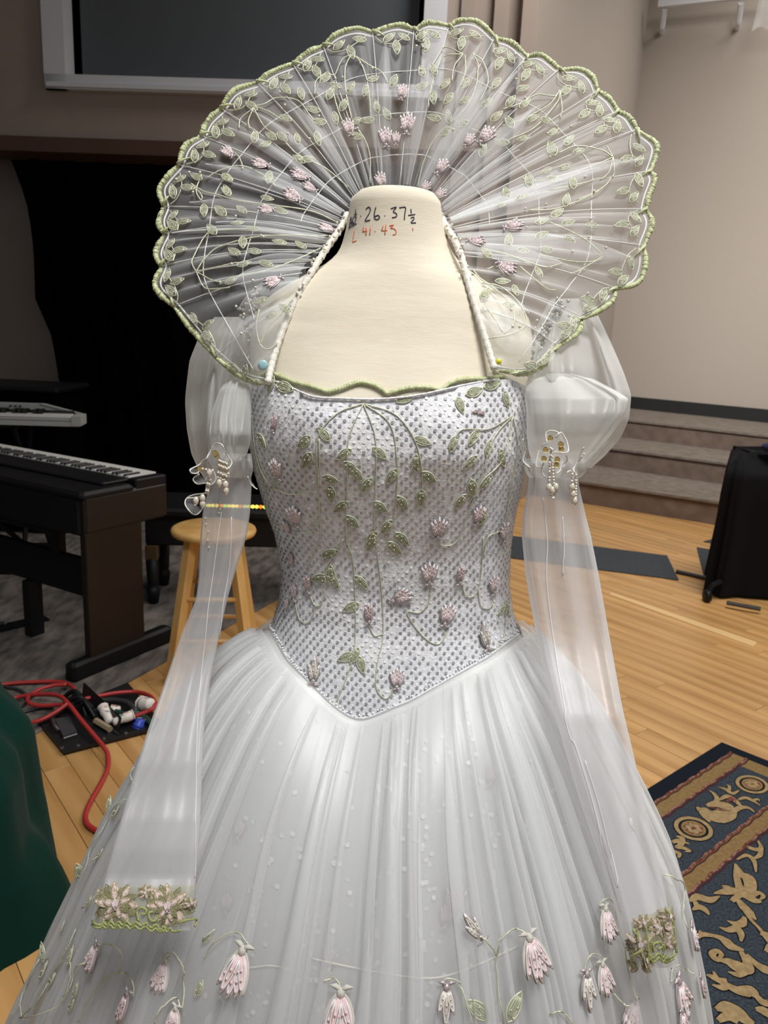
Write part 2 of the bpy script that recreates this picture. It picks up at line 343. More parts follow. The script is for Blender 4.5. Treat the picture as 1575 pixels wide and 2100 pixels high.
# carpeted tiers: each one a step of the same stage
tiers = thing('trim_tiers', (2.6, 7.5, 0), None, None); tiers.name = 'stage_tiers'; tag(tiers, kind='structure')
def ext(p, q, a, b): t = (q - p); return p - t * a, q + t * b
edges = []
for (p, q, z) in (((1200, 1033), (1480, 1079), 0), ((1240, 957), (1470, 991), RS), ((1280, 897), (1500, 925), 2 * RS)):
    P, Q = fl(*p, z=z)[:2], fl(*q, z=z)[:2]; edges.append(ext(P, Q, 1.35, 3.2))
for k, (P, Q) in enumerate(edges):
    back = np.array([.63, .78]) * 7
    nose = np.array([-.03, -.04])
    lim = [tuple(P), tuple(Q), tuple(Q + back), tuple(P + back * .75)]
    part('riser', MB().slab(lim, k * RS, (k + 1) * RS - .02), M_riser, tiers)
    part('tread', MB().slab([tuple(P + nose * .4), tuple(Q + nose * .4), tuple(Q + back), tuple(P + back * .75)], (k + 1) * RS - .02, (k + 1) * RS), M_step, tiers)
# black rubber base along the stage wall
bn = np.array([-e[1], e[0]]) * -1
zb0 = 3 * RS; P = B - e * 0.2 ; 
part('baseboard_stage', MB().slab([tuple(P + bn * .03), tuple(D + bn * .03), tuple(D), tuple(P)], zb0, zb0 + .15), M_base, kind='structure')
# white bar on brackets on the stage wall, top right
def onwall(u, v, off=0.0):
    d = ray(u, v); nrm = np.array([bn[0], bn[1], 0]); P0 = np.array([B[0], B[1], 0]) + nrm * off
    return CAM + d * (((P0 - CAM) @ nrm) / (d @ nrm))
hr = onwall(1440, 20)
rail = thing('wall_bar', hr, 'white bar on two brackets high on the stage wall', 'bar')
p1, p2 = onwall(1352, 9, .34), onwall(1585, -16, .34)
bar = MB(); dirv = (p2 - p1) / np.linalg.norm(p2 - p1); q1, q2 = p1, p2
bm = MB(); hx = np.array([0, 0, .035]); hy = np.array([bn[0], bn[1], 0]) * .035
vs_ = [q + sx * hx + sy * hy for q in (q1, q2) for sx in (-1, 1) for sy in (-1, 1)]
bm.add(vs_, [(0, 1, 3, 2), (4, 6, 7, 5), (0, 4, 5, 1), (2, 3, 7, 6), (0, 2, 6, 4), (1, 5, 7, 3)]); part('rail', bm, M_frame, rail)
for (u, v) in ((1363, 18), (1520, 6)):
    a_, b_ = onwall(u, v, .33), onwall(u - 2, v + 10, 0.0)
    b_[2] = a_[2] - .12
    part('bracket', MB().tube([a_, (a_ + b_) / 2 + np.array([0, 0, -.06]), b_], .03, 6), M_frame, rail)
# sheer white cloth hanging from the far end of that bar
cl = MB(); c0 = onwall(1562, -4, .34); rows = []
for i in range(9):
    t = i / 8; rows.append([np.array([c0[0], c0[1], c0[2] + .03]) + dirv * (-.03 * t + j * .05) + np.array([bn[0], bn[1], 0]) * (.05 + .02 * math.sin(j * 2.1 + t)) + np.array([0, 0, -t * (.36 - .05 * abs(math.sin(j)))]) for j in range(10)])
cl.grid(rows); tag(part('hanging_cloth', cl, M_sl, None, True, loc=c0), 'scrap of sheer white cloth hanging from the wall bar', 'cloth')

# ================================================================== BACKGROUND THINGS
# black curtain in the opening
cu = MB(); rows = []
xs = np.linspace(-2.93, .62, 170)
def cur(zf, x):
    ph = x * 21 + 1.3 * math.sin(x * 5)
    return .05 * math.sin(ph) + .02 * math.sin(2.3 * ph + 1)
lefts = [(0, -2.62), (.9, -2.70), (1.25, -2.74), (1.55, -2.86), (1.9, -2.85), (2.2, -2.87), (2.42, -2.93), (2.66, -3.02)]
for z in np.linspace(.02, 2.66, 20):
    x0 = np.interp(z, [l[0] for l in lefts], [l[1] for l in lefts])
    rows.append([[x0 + (.62 - x0) * j / 169, 6.3 + cur(z, xs[j]), z] for j in range(170)])
cu.grid(rows); tag(part('stage_curtain', cu, M_black, None, True, loc=(-1.2, 6.3, 0)), 'black velour curtain filling the opening under the screen wall', 'curtain')

def frame2(O, ex, ey):                                                          # local floor frame -> world
    O = np.asarray(O, float); ex = np.asarray(ex, float) / np.linalg.norm(ex); ey = np.asarray(ey, float) / np.linalg.norm(ey)
    R_ = np.array([[ex[0], ey[0], 0], [ex[1], ey[1], 0], [0, 0, 1]])
    return R_, lambda x, y, z: np.array([O[0] + ex[0] * x + ey[0] * y, O[1] + ex[1] * x + ey[1] * y, z])
# digital piano, seen from behind: x runs to its other end, y towards the player's side
foot = np.array([.23, .40]); foot /= np.linalg.norm(foot); side = np.array([-foot[1], foot[0]])
O = np.array([-1.155, 2.875]); Rp, W = frame2(O, side, foot)
pi_ = thing('digital_piano', W(.6, .2, 0), 'black digital piano with rosewood end panel, seen from behind', 'piano')
def pb(name, x0, x1, y0, y1, z0, z1, m, bev=.004, parent=None, **k):
    return part(name, MB().box(W((x0 + x1) / 2, (y0 + y1) / 2, (z0 + z1) / 2), (x1 - x0, y1 - y0, z1 - z0), R=Rp, bev=bev), m, parent or pi_, **k)
ZT = .775
pb('end_panel', 0, .035, .0, .285, .07, ZT - .17, M_pbrown, label='dark rosewood end panel')
pb('foot', -.01, .05, -.09, .44, .007, .085, M_pblack, .012)
pb('end_panel', 1.32, 1.355, .0, .285, .07, ZT - .17, M_pbrown); pb('foot', 1.305, 1.365, -.09, .44, .007, .085, M_pblack, .012)
pb('case_end', -.004, .03, .0, .43, ZT - .18, ZT - .03, M_pbrown, .01, label='dark rosewood case end')
pb('back_panel', .02, 1.34, -.012, .012, ZT - .185, ZT - .035, M_pblack, .008)
pb('case', .02, 1.35, .01, .43, ZT - .15, ZT - .045, M_pblack)
pb('top_board', -.006, 1.36, -.015, .25, ZT - .045, ZT - .01, M_pblack, .012)
pb('control_panel', .05, 1.31, .13, .283, ZT - .01, ZT + .002, M_pblack, .008)
kb = pb('keybed', .045, 1.31, .26, .43, ZT - .045, ZT - .02, M_pblack)
wk = MB()
for k in range(52): wk.box(W(.06 + 1.236 * (k + .5) / 52, .35, ZT - .002), (1.236 / 52 - .0012, .15, .02), R=Rp)
part('white_keys', wk, M_key, pi_, kind='stuff')
bk = MB()
for k in range(51):
    if k % 7 in (0, 2, 3, 5, 6): bk.box(W(.06 + 1.236 * (k + 1) / 52, .313, ZT + .0105), (.0135, .085, .009), R=Rp, bev=.003)
part('black_keys', bk, M_kblack, pi_, kind='stuff')
pb('key_block', 0.0, .055, .26, .43, ZT - .04, ZT + .005, M_pblack, .006); pb('key_block', 1.30, 1.355, .26, .43, ZT - .04, ZT + .005, M_pblack, .006)
pb('brace_panel', .03, 1.33, .12, .145, .27, .44, M_pblack)
pb('pedal_post', .30, .36, .10, .14, .44, ZT - .17, M_pblack); pb('speaker_box', .22, .62, .03, .2, ZT - .23, ZT - .185, M_pblack, .01)
pb('centre_foot', .52, .57, .10, .17, .007, .27, M_pblack)
# crossing metal strut under the piano
tb = MB().tube([W(.95, .2, .5), W(.44, .22, .28)], .012, 6); part('strut', tb, M_pblack, pi_)
# silver synthesizer on a stand, player's side towards us
Ys = 4.1; kS = 4.1 / 3.55
e0, e1 = at(163, 862, Ys), at(0, 882, Ys - .06); exs = (e1 - e0)[:2]; exs /= np.linalg.norm(exs); eys = np.array([exs[1], -exs[0]]); eys = eys if eys[1] > 0 else -eys
Rs, Ws0 = frame2(e0[:2], exs, eys); Ws = lambda x, y, z: Ws0(x * kS, y * kS, z); zS = e0[2]
sy = thing('synthesizer', Ws(.45, .15, zS - .03), 'silver synthesizer keyboard raised above the digital piano', 'keyboard')
def prism(pts_xz_y, x0, x1, m, name, parent, Wf, **k):                             # profile in (y, z), extruded along x
    n = len(pts_xz_y); vs_ = [Wf(x0, y, z) for y, z in pts_xz_y] + [Wf(x1, y, z) for y, z in pts_xz_y]
    fs = [tuple(range(n)), tuple(reversed(range(n, 2 * n)))] + [(i, i + n, (i + 1) % n + n, (i + 1) % n) for i in range(n)]
    return part(name, MB().add(vs_, fs), m, parent, **k)
def synslab(name, poly, z0s, z1s, m, **k):                                         # plan polygon with own heights
    n = len(poly); vs_ = [Ws(x, y, zS + z) for (x, y), z in zip(poly, z0s)] + [Ws(x, y, zS + z) for (x, y), z in zip(poly, z1s)]
    fs = [tuple(reversed(range(n))), tuple(range(n, 2 * n))] + [(i, (i + 1) % n, (i + 1) % n + n, i + n) for i in range(n)]
    return part(name, MB().add(vs_, fs), m, sy, **k)
SD = .33
poly = [(0, 0), (1.0, 0), (1.0, SD), (.24, SD), (0, .11)]
synslab('body', poly, [-.035] * 5, [-.004, -.004, .03, .03, .004], M_syn)
synslab('edge_rail', [(0, 0), (1.0, 0), (1, .018), (0, .018)], [-.01] * 4, [.004] * 4, M_syn)
synslab('cheek', [(-.006, -.004), (.035, -.004), (.035, .11), (-.006, .11)], [-.03] * 4, [.02, .02, .022, .022], M_syn)
synslab('back_rail', [(.24, SD - .02), (1.0, SD - .02), (1, SD), (.24, SD)], [.0] * 4, [.045] * 4, M_syn)
synslab('slanted_rail', [(.0, .095), (.02, .095), (.26, SD - .02), (.24, SD)], [.0] * 4, [.024, .024, .045, .045], M_syn)
synslab('panel', [(.06, .115), (1.0, .115), (1.0, SD - .02), (.27, SD - .02)], [0, 0, .02, .02], [.012, .012, .036, .036], M_syn2)
synslab('key_slip', [(.04, .018), (1.0, .018), (1.0, .035), (.04, .035)], [-.006] * 4, [.002] * 4, M_syn3)
wk = MB()
for k in range(40):
    wk.box(Ws(.05 + .0232 * (k + .5), .072, zS + .012), (.0222 * kS, .08 * kS, .014), R=Rs)
part('white_keys', wk, M_key, sy, kind='stuff')
bk = MB()
for k in range(39):
    if (k + 2) % 7 in (0, 1, 3, 4, 5) and k > 3: bk.box(Ws(.05 + .0232 * (k + 1), .092, zS + .028), (.0165 * kS, .06 * kS, .026), R=Rs)
part('black_keys', bk, M_kblack, sy, kind='stuff')
synslab('felt_strip', [(.05, .108), (1.0, .108), (1.0, .120), (.05, .120)], [.0] * 4, [.034] * 4, M_kblack)
for k in range(3): part('button', MB().box(Ws(.33 + .022 * k, .24, zS + .035), (.012, .012, .008), R=Rs), M_kblack, sy)
# its stand: two crossed tubes and a foot bar on the carpet
st = thing('keyboard_stand', Ws(.55, .15, 0), 'black cross-legged stand under the silver synthesizer', 'stand')
for s_ in (0, 1):
    part('leg', MB().tube([Ws(.30, .03 + .26 * s_, zS - .052), Ws(.30, .50 - .46 * s_, .03)], .014, 6), M_pblack, st)
    part('foot_bar', MB().box(Ws(.42, .50 - .46 * s_, .021), (.40, .035, .026), R=Rs, bev=.004), M_pblack, st)
part('crossbar', MB().box(Ws(.42, .16, zS - .049), (.3, .26, .025), R=Rs, bev=.004), M_pblack, st)
# dark cabinet behind the synthesizer
c0 = at(95, 800, 4.85); cab = thing('upright_cabinet', (c0[0] - .55, 5.16, 0), 'black upright cabinet behind the silver synthesizer', 'cabinet')
zc = at(60, 797, 4.85)[2]
part('body', MB().box((c0[0] - .6, 5.16, zc / 2), (1.25, .5, zc - .05), bev=.01), M_black, cab)
part('lid', MB().box((c0[0] - .6, 5.17, zc - .012), (1.3, .56, .035), bev=.012), M_pblack, cab)
# black bench behind the piano
b0 = fl(300, 1243); br = fl(610, 1180); 
zt = .52; ben = thing('piano_bench', (b0[0] + .4, b0[1] + .2, 0), 'black wooden bench standing behind the stool', 'bench')
Rb, Wn = frame2(b0[:2], (1, .10), (-.10, 1))
def bb(name, x0, x1, y0, y1, z0, z1, m, bev=.008, **k):
    return part(name, MB().box(Wn((x0 + x1) / 2, (y0 + y1) / 2, (z0 + z1) / 2), (x1 - x0, y1 - y0, z1 - z0), R=Rb, bev=bev), m, ben, **k)
bb('seat', -.05, .98, -.03, .38, zt - .05, zt, M_pblack, .015); bb('apron', .0, .93, .01, .33, zt - .2, zt - .05, M_pblack)
for x in (0.0, .88):
    for y in (0.0, .29):
        l = part('leg', MB().lathe([(0, .01), (.026, .01), (.034, .06), (.036, .085), (.028, .09), (.03, .11), (.036, zt - .27), (0, zt - .27)], Wn(x + .03, y + .03, 0), 8), M_pblack, ben, True)
        part('leg_block', MB().box(Wn(x + .03, y + .03, zt - .24), (.06, .06, .08), R=Rb, bev=.004), M_brass, l)
# coloured light reflection on the bench edge, built as a row of glowing beads
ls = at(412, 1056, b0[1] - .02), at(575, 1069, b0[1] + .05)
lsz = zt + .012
strip = thing('reflection_streak', (ls[0][0], ls[0][1], lsz), 'thin streak of yellow and orange reflected light on the black bench', 'reflection')
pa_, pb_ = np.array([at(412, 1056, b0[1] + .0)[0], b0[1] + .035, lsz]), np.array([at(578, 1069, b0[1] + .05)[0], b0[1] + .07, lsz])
part('tape', MB().tube([pa_ - np.array([0, 0, .006]), pb_ - np.array([0, 0, .006])], .008, 6), M_pblack, strip)  # added dark backing that carries the reflection beads
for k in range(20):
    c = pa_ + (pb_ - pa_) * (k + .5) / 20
    part('reflection_dot', MB().ball(c, (.0115, .010, .012), n=8, k=4), [M_l3, M_l1, M_l1, M_l2, M_l1][(k * 2) % 5] if k < 13 else [M_l2, M_l1, M_l2, M_l3][k % 4], strip, True)
# pine bar stool
sc0 = (at(350, 1085, 3.02) + at(525, 1085, 3.02)) / 2; zst = .615
Cst = np.array([sc0[0], 3.03, 0]); stl = thing('bar_stool', Cst, 'round pine bar stool standing at the carpet edge', 'stool')
part('seat', MB().lathe([(0, zst), (.155, zst), (.168, zst - .006), (.172, zst - .016), (.168, zst - .028), (.15, zst - .036), (0, zst - .036)], Cst, 40), M_stool, stl, True)
lt, lb = .105, .205; legs = []
rot = math.radians(8)
for k in range(4):
    a_ = rot + PI / 4 + k * PI / 2; c_, s_ = math.cos(a_), math.sin(a_)
    legs.append((Cst + np.array([lt * c_ * 1.1, lt * s_ * 1.1, zst - .03]), Cst + np.array([lb * c_ * 1.1, lb * s_ * 1.1, .008 if k == 1 else .002])))
    T, Bt = legs[-1]; R_ = np.array([[math.cos(a_), -math.sin(a_), 0], [math.sin(a_), math.cos(a_), 0], [0, 0, 1]])
    lm = MB(); hw = .019; vs_ = []
    for q in (T, Bt):
        for sx, sy_ in ((-1, -1), (1, -1), (1, 1), (-1, 1)): vs_.append(q + R_ @ np.array([sx * hw, sy_ * hw, 0]))
    lm.add(vs_, [(0, 1, 2, 3), (7, 6, 5, 4), (0, 4, 5, 1), (1, 5, 6, 2), (2, 6, 7, 3), (3, 7, 4, 0)]); part('leg', lm, M_stool, stl)
for k in range(4):
    for h in ((.17, .34) if k % 2 == 0 else (.235, .41)):
        q = [legs[j][1] + (legs[j][0] - legs[j][1]) * ((h) / (zst - .03)) for j in (k, (k + 1) % 4)]
        part('rung', MB().tube(q, .0105, 8), M_stool, stl, True)
# flat black strap / pedal piece on the carpet
pts = [(-30, 1302), (25, 1290), (102, 1271), (88, 1262), (20, 1277), (-30, 1290)]
fp = [fl(u, v, .012)[:2] for u, v in pts]
strap = thing('floor_strap', (*np.mean(fp, 0), .007), 'flat black strap lying on the carpet under the piano', 'strap')
part('band', MB().slab([tuple(p) for p in fp], .008, .015), M_pblack, strap)
part('hook', MB().tube([fl(-10, 1277, .02), fl(6, 1276, .03), fl(11, 1279, .018)], .006, 6), M_metal, strap)
# black floor box with open lid, plugs and cords
C4 = [fl(75, 1484), fl(131, 1551), fl(338, 1497), fl(262, 1408)]
fb = thing('floor_box', (*np.mean([c[:2] for c in C4], 0), 0), 'black metal floor box plate with an open outlet tray', 'floor box')
part('plate', MB().slab([tuple(c[:2]) for c in C4], .008, .018), M_boxb, fb)
hp = [fl(u, v, .019)[:2] for u, v in ((178, 1475), (240, 1508), (318, 1482), (262, 1435), (215, 1440))]
part('tray', MB().slab([tuple(p) for p in hp], .018, .021), M_pblack, fb)
wl = MB(); P1, P2 = fl(166, 1438, .02), fl(243, 1506, .02); wl.add([P1, P2, P2 + np.array([.0, .03, .045]), P1 + np.array([0, .03, .06])], [(0, 1, 2, 3)]); wl.add([P1 + np.array([0, .006, 0]), P2 + np.array([0, .006, 0]), P2 + np.array([.0, .036, .045]), P1 + np.array([0, .036, .06])], [(0, 1, 2, 3)])
part('lid', wl, M_boxb, fb)
part('lid_edge', MB().tube([P1, P1 * .5 + P2 * .5, P2], .004, 5), M_boxg, fb)
oc = [fl(u, v, .022)[:2] for u, v in ((112, 1478), (142, 1473), (158, 1504), (130, 1514))]
part('outlet_cover', MB().slab([tuple(p) for p in oc], .018, .03), M_boxg, fb)
part('cover_edge', MB().tube([fl(130, 1514, .031), fl(158, 1505, .031)], .003, 5), M_metal, fb)
part('cover_clip', MB().tube(spline([fl(108, 1473, .03), fl(111, 1485, .04), fl(120, 1498, .03)], 6), .006, 6), M_metal, fb)
for (u, v) in ((127, 1534), (160, 1529), (213, 1515), (258, 1504), (285, 1425)): part('screw', MB().lathe([(0, .0225), (.006, .0215), (.007, .018)], (*fl(u, v, .018)[:2], 0), 8), M_metal, fb)
part('outlet_strip', MB().tube([fl(196, 1478, .035), fl(226, 1496, .03)], .012, 6), M_syn3, fb)
def cable(name, px, r, m, z, label, n=9, cat='cable', group=None):
    path = spline([fl(u, v, zz) if not isinstance(zz, str) else None for (u, v), zz in zip(px, z)], n)
    c = path[0]; return tag(part(name, MB().tube(path, r, 8), m, None, True, loc=(c[0], c[1], 0)), label, cat, group)
RR = .0080
cable('red_cable', [(-40, 1412), (10, 1403), (60, 1399), (115, 1398), (143, 1405), (155, 1420), (152, 1432)], RR, M_redc, [.018, .018, .018, .02, .03, .045, .05], 'red cable running along the carpet into the black ties')
cable('red_cable', [(136, 1404), (108, 1406), (80, 1415), (58, 1430), (60, 1442), (80, 1447), (110, 1446), (135, 1443), (150, 1434)], RR, M_redc, [.038, .035, .03, .03, .035, .035, .04, .05, .055], 'red cable loop nearest the piano foot on the grey carpet')
cable('red_cable', [(-40, 1452), (0, 1441), (40, 1429), (85, 1424), (120, 1427), (140, 1443), (165, 1475), (190, 1505), (212, 1531), (221, 1548), (221, 1575), (208, 1605), (188, 1640), (176, 1668), (178, 1688), (195, 1702), (225, 1716)], RR, M_redc, [.02, .02, .025, .045, .06, .065, .05, .04, .03, .02, .012, .011, .011, .011, .011, .011, .011], 'red cable hanging over the floor box and down across the boards')
cable('red_cable', [(-40, 1486), (10, 1487), (50, 1484), (85, 1476), (118, 1458), (138, 1443)], RR, M_redc, [.018, .018, .03, .04, .055, .07], 'red cable nearest the boards, curving in from the left edge')
cable('red_cable', [(170, 1434), (205, 1427), (240, 1421), (278, 1419), (305, 1426), (318, 1440), (314, 1452), (300, 1460), (268, 1472)], RR, M_redc, [.05, .05, .045, .04, .05, .06, .06, .05, .035], 'red cable looping through the white plug above the tray')
cable('black_cable', [(-40, 1458), (20, 1456), (50, 1445), (56, 1430), (40, 1415), (10, 1408)], .006, M_cgrey, [.014] * 6, 'thin black cable curled under the red cables')
cable('black_cable', [(-40, 1482), (15, 1480), (45, 1462), (80, 1452), (110, 1450)], .007, M_cgrey, [.014] * 5, 'thin black cable between the two lower red cables')
cable('grey_cable', [(195, 1437), (235, 1436), (262, 1442), (276, 1456), (278, 1466), (300, 1480)], .010, M_cgrey, [.04, .045, .05, .05, .035, .03], 'thick grey cable arching over the outlet tray')
cable('green_cable', [(238, 1459), (258, 1465), (280, 1462), (298, 1472), (315, 1490)], .010, M_cgreen, [.045, .05, .045, .035, .03], 'dark green cord plugged into the outlet tray')
tie = thing('cable_tie', fl(158, 1440, .05), 'black ties holding the bundle of red cables', 'cable tie')
for k in range(7):
    a_ = rng.random(3) * .05 - .025; c = fl(156 + k * 3, 1436 + k * 2, .05)
    part('strand', MB().tube(spline([c + np.array([-.05, .0, .01]) * rng.random(), c + np.array([0, 0, .035 - .003 * k]), c + np.array([.05, -.02, -.03]) + a_], 6), .009, 5), M_pblack, tie, True)
def plug(u, v, z, ax, m, label, L=.055, r=.02):
    c = fl(u, v, z); ax = np.array(ax, float); ax /= np.linalg.norm(ax)
    t = thing('power_plug', c, label, 'plug', 'plugs in the floor box'); b_ = MB(); path = [c + ax * L * k for k in (-.5, -.45, -.1, 0, .4, .5)]
    part('body', b_.tube(path, [r * .8, r, r, r * .82, r * .82, r * .6], 10), m, t, True)
    part('collar', MB().tube([c - ax * L * .55, c - ax * L * .5], r * 1.1, 10), m, t, True)
    for s_ in (-.25, .05): part('print', MB().tube([c + ax * L * s_ + np.array([-.008, -.001, r * .96]), c + ax * L * s_ + np.array([.008, -.001, r * .96])], .002, 4), M_red if m is M_plug and s_ < 0 else M_label, t)
    return t
plug(219, 1466, .05, (.5, -.6, -.3), M_plug, 'white plug with red print, at the tray edge', .075, .019)
plug(252, 1474, .05, (-.8, -.5, -.2), M_plug, 'white plug on the red cable beside the blue plug', .07, .018)
plug(238, 1456, .045, (1, .1, 0), M_plug, 'white plug on the dark green cord', .03, .018)
plug(301, 1444, .055, (.6, -.55, .3), M_plug, 'large white plug with ribbed top above the tray', .065, .027)
plug(286, 1483, .03, (.3, .3, 1), M_blue, 'blue plug at the right end of the tray', .03, .02)
# dark floor mats, stub and rod at the right
def mat_thing(px, label, z0=.001, z1=.006, name='floor_mat'):
    P = [fl(u, v, z1)[:2] for u, v in px]; return tag(part(name, MB().slab([tuple(p) for p in P], z0, z1), M_mat, None, loc=(*np.mean(P, 0), 0)), label, 'mat', None)
mat_thing([(1000, 1092), (1368, 1139), (1392, 1189), (990, 1136)], 'long dark grey floor mat behind the gown')
mat_thing([(1429, 1122), (1560, 1142), (1560, 1205), (1445, 1187)], 'dark grey floor mat half under the black cart')
mat_thing([(1443, 1110), (1500, 1095), (1500, 1120)], 'pointed black floor mat corner peeking past the cart')
cable('cable_cover', [(1387, 1172), (1415, 1178), (1440, 1184), (1475, 1192)], .014, M_cgrey, [.012] * 4, 'dark cord running from the long mat to the cart', cat='cord')
part_ = MB().slab([tuple(fl(u, v, .003)[:2]) for u, v in ((1250, 1218), (1254, 1214), (1553, 1316), (1545, 1325))], .0005, .0012)
tag(part('floor_tape', part_, M_pale, None, loc=fl(1400, 1270)), 'worn pale strip along a board of the wooden floor', 'tape')
# black draped cart
cy0 = 4.22; q0 = at(1492, 930, cy0); zT = q0[2]
ct = thing('draped_cart', (q0[0] + .35, cy0 + .3, 0), 'cart covered with black cloth beside the stage steps', 'cart')
rows = []; NN = 160
xl = lambda z: at(1466, 1050 + (0.6 - z) * 340, cy0)[0]
for z in (.02, .06, .12, .25, .4, .55, .7, .8, zT - .08, zT - .03, zT, zT + .005):
    t = z / zT; row = []
    ins = 0 if z < zT - .1 else (.02 if z < zT - .05 else (.05 if z < zT - .01 else (.09 if z < zT else .3)))
    u_l = np.interp(z, [0, .2, .45, .55, .62, .8, zT], [1484, 1486, 1488, 1486, 1490, 1484, 1488]); xL = at(u_l, 1000, cy0 + .1)[0] - .03
    wx, wy_ = .62, .5
    for j in range(NN):
        a_ = 2 * PI * j / NN; n_ = 5
        cx_ = math.copysign(abs(math.cos(a_)) ** (2 / n_), math.cos(a_)); sy_ = math.copysign(abs(math.sin(a_)) ** (2 / n_), math.sin(a_))
        rip = (.016 * math.sin(9 * a_ + .6) + .010 * math.sin(17 * a_ + 2)) * (1 - .7 * t) + .02 * (1 - t)
        hx_, hy_ = wx / 2 - ins + rip, wy_ / 2 - ins + rip
        row.append([xL + wx / 2 + cx_ * hx_ + .46 * (sy_ * hy_ + .25), cy0 + .3 + sy_ * hy_, z + (.02 * math.sin(5 * a_) if z > .7 else 0)])
    rows.append(row)
cm = MB().grid(rows, True); part('cloth', cm, M_cloth, ct, True)
part('top', MB().box((q0[0] + .42, cy0 + .3, zT - .03), (.36, .36, .03)), M_cloth, ct)
wc = fl(1450, 1222, .035)
part('caster', MB().tube([wc + np.array([-.015, 0, 0]), wc + np.array([.015, 0, 0])], .035, 14), M_pblack, ct, True)
part('caster_fork', MB().tube([wc, wc + np.array([.03, .02, .06]), wc + np.array([.09, .06, .07])], .015, 6), M_pblack, ct)
part('base_rail', MB().tube([fl(1490, 1236, .03), fl(1560, 1249, .03)], .012, 6), M_boxg, ct)
bc = at(1577, 925, cy0 + .12)
tag(part('blue_cloth', MB().ball((bc[0] + .015, bc[1], zT + .03), (.06, .05, .03), n=12, k=6), mat('blue_fabric', srgb(36, 40, 84), .9), None, True, loc=bc), 'folded dark blue cloth on top of the draped cart', 'cloth')

# ================================================================== RUG
zr = .012
rug = thing('area_rug', (*fl(1500, 1800)[:2], .001), 'navy rug with gold bands, medallions and leaf scrolls', 'rug')
K = fl(1480, 1522, zr)[:2]; d1 = fl(1340, 1610, zr)[:2] - K; d1 /= np.linalg.norm(d1); d2 = np.array([-d1[1], d1[0]])
if d2 @ (fl(1575, 1900, zr)[:2] - K) < 0: d2 = -d2                                   # d1 along the short edge towards the gown, d2 along the other edge
dd2 = fl(1575, 1560, zr)[:2] - K; dd2 /= np.linalg.norm(dd2)
def rg(a, b): return K + d1 * a + dd2 * b
def rgslab(a0, a1, b0, b1, z0, z1): return MB().slab([tuple(rg(a0, b0)), tuple(rg(a1, b0)), tuple(rg(a1, b1)), tuple(rg(a0, b1))], z0, z1)
part('pile', rgslab(0, 1.5, 0, 2.6, .001, zr), M_rnavy, rug)
# pixel -> rug, for the woven figures
def rp(u, v): return fl(u, v, zr + .001)
def lin(pxs): return [rp(u, v) for u, v in pxs]
def strip_(px_out, px_in, m, name, z=.0008):
    vs_ = lin(px_out) + lin(px_in); n = len(px_out); 
    mb_ = MB(); mb_.grid([[*[q + np.array([0, 0, z]) for q in lin(px_out)]], [*[q + np.array([0, 0, z]) for q in lin(px_in)]]]); return part(name, mb_, m, rug)
def c7(x, y): return 1180 + x * .2952, 1480 + y * .2952
def rab(px):
    P = fl(*px, z=zr)[:2] - K; Mx = np.array([d1, dd2]).T; return np.linalg.solve(Mx, P)
# measure band positions across the short edge
bA = rab(c7(1080, 215))[1]; bB = rab(c7(1110, 310))[1]
def b_of(x, y): return rab(c7(x, y))
b1o, b1i = b_of(560, 560)[1], b_of(610, 660)[1]; b2o, b2i = b_of(730, 1070)[1], b_of(770, 1210)[1]
a1o, a1i = b_of(1330, 300)[0], b_of(1330, 385)[0]
a1o = max(a1o, .05); a1i = max(a1i, a1o + .06)
part('border_band', rgslab(a1o, 1.5, b1o, b1i, zr, zr + .0012), M_rgold, rug); part('border_band', rgslab(a1o, a1i, b1i, 2.6, zr, zr + .0012), M_rgold, rug)
part('border_field', rgslab(a1i, 1.5, b1i, b2o, zr, zr + .0010), M_rblue, rug)
part('border_band', rgslab(a1i + (b2o - b1i), 1.5, b2o, b2i, zr, zr + .0012), M_rgold, rug)
part('border_field', rgslab(a1i, a1i + (b2o - b1i), b2o, 2.6, zr, zr + .0010), M_rblue, rug)
part('centre_field', rgslab(a1i + (b2o - b1i) + .001, 1.5, b2i, 2.6, zr, zr + .0011), M_rblue, rug)
for b in (b1o, b1i, b2o, b2i):
    pth = [np.array([*rg(a, b + .002 * math.sin(a * 90)), zr + .0015]) for a in np.linspace(a1o if b < b2o else a1i + (b2o - b1i), 1.5, 120)]
    part('edge_line', MB().tube(pth, .0042, 5), M_rpink, rug)
    part('edge_line', MB().tube([p + np.array([*(dd2 * .008), 0]) for p in pth], .0025, 4), mat('rug_wine', srgb(70, 28, 30), 1.0) if b == b1o else MATS['rug_wine'], rug)
def stroke(pts, wd, m, name='scroll', z=.0022, c7s=True, closed=False, outline=True):
    P = np.array([rp(*(c7(*q) if c7s else q)) for q in pts]); P[:, 2] = zr + z
    S_ = spline(P, 7); k = len(S_); wv = .6 * np.interp(np.linspace(0, 1, k), np.linspace(0, 1, len(wd)), wd)
    T = np.gradient(S_, axis=0); T /= np.linalg.norm(T, axis=1)[:, None] + 1e-9; Nn = np.stack([-T[:, 1], T[:, 0], 0 * T[:, 0]], 1)
    if outline: part('scroll_outline', MB().grid([S_ + Nn * (wv[:, None] + .0032) - np.array([0, 0, .0005]), S_ - Nn * (wv[:, None] + .0032) - np.array([0, 0, .0005])]), M_rdark, rug)
    part(name, MB().grid([S_ + Nn * wv[:, None] + 0, S_ + np.array([0, 0, .0012]), S_ - Nn * wv[:, None]]), m, rug, True)
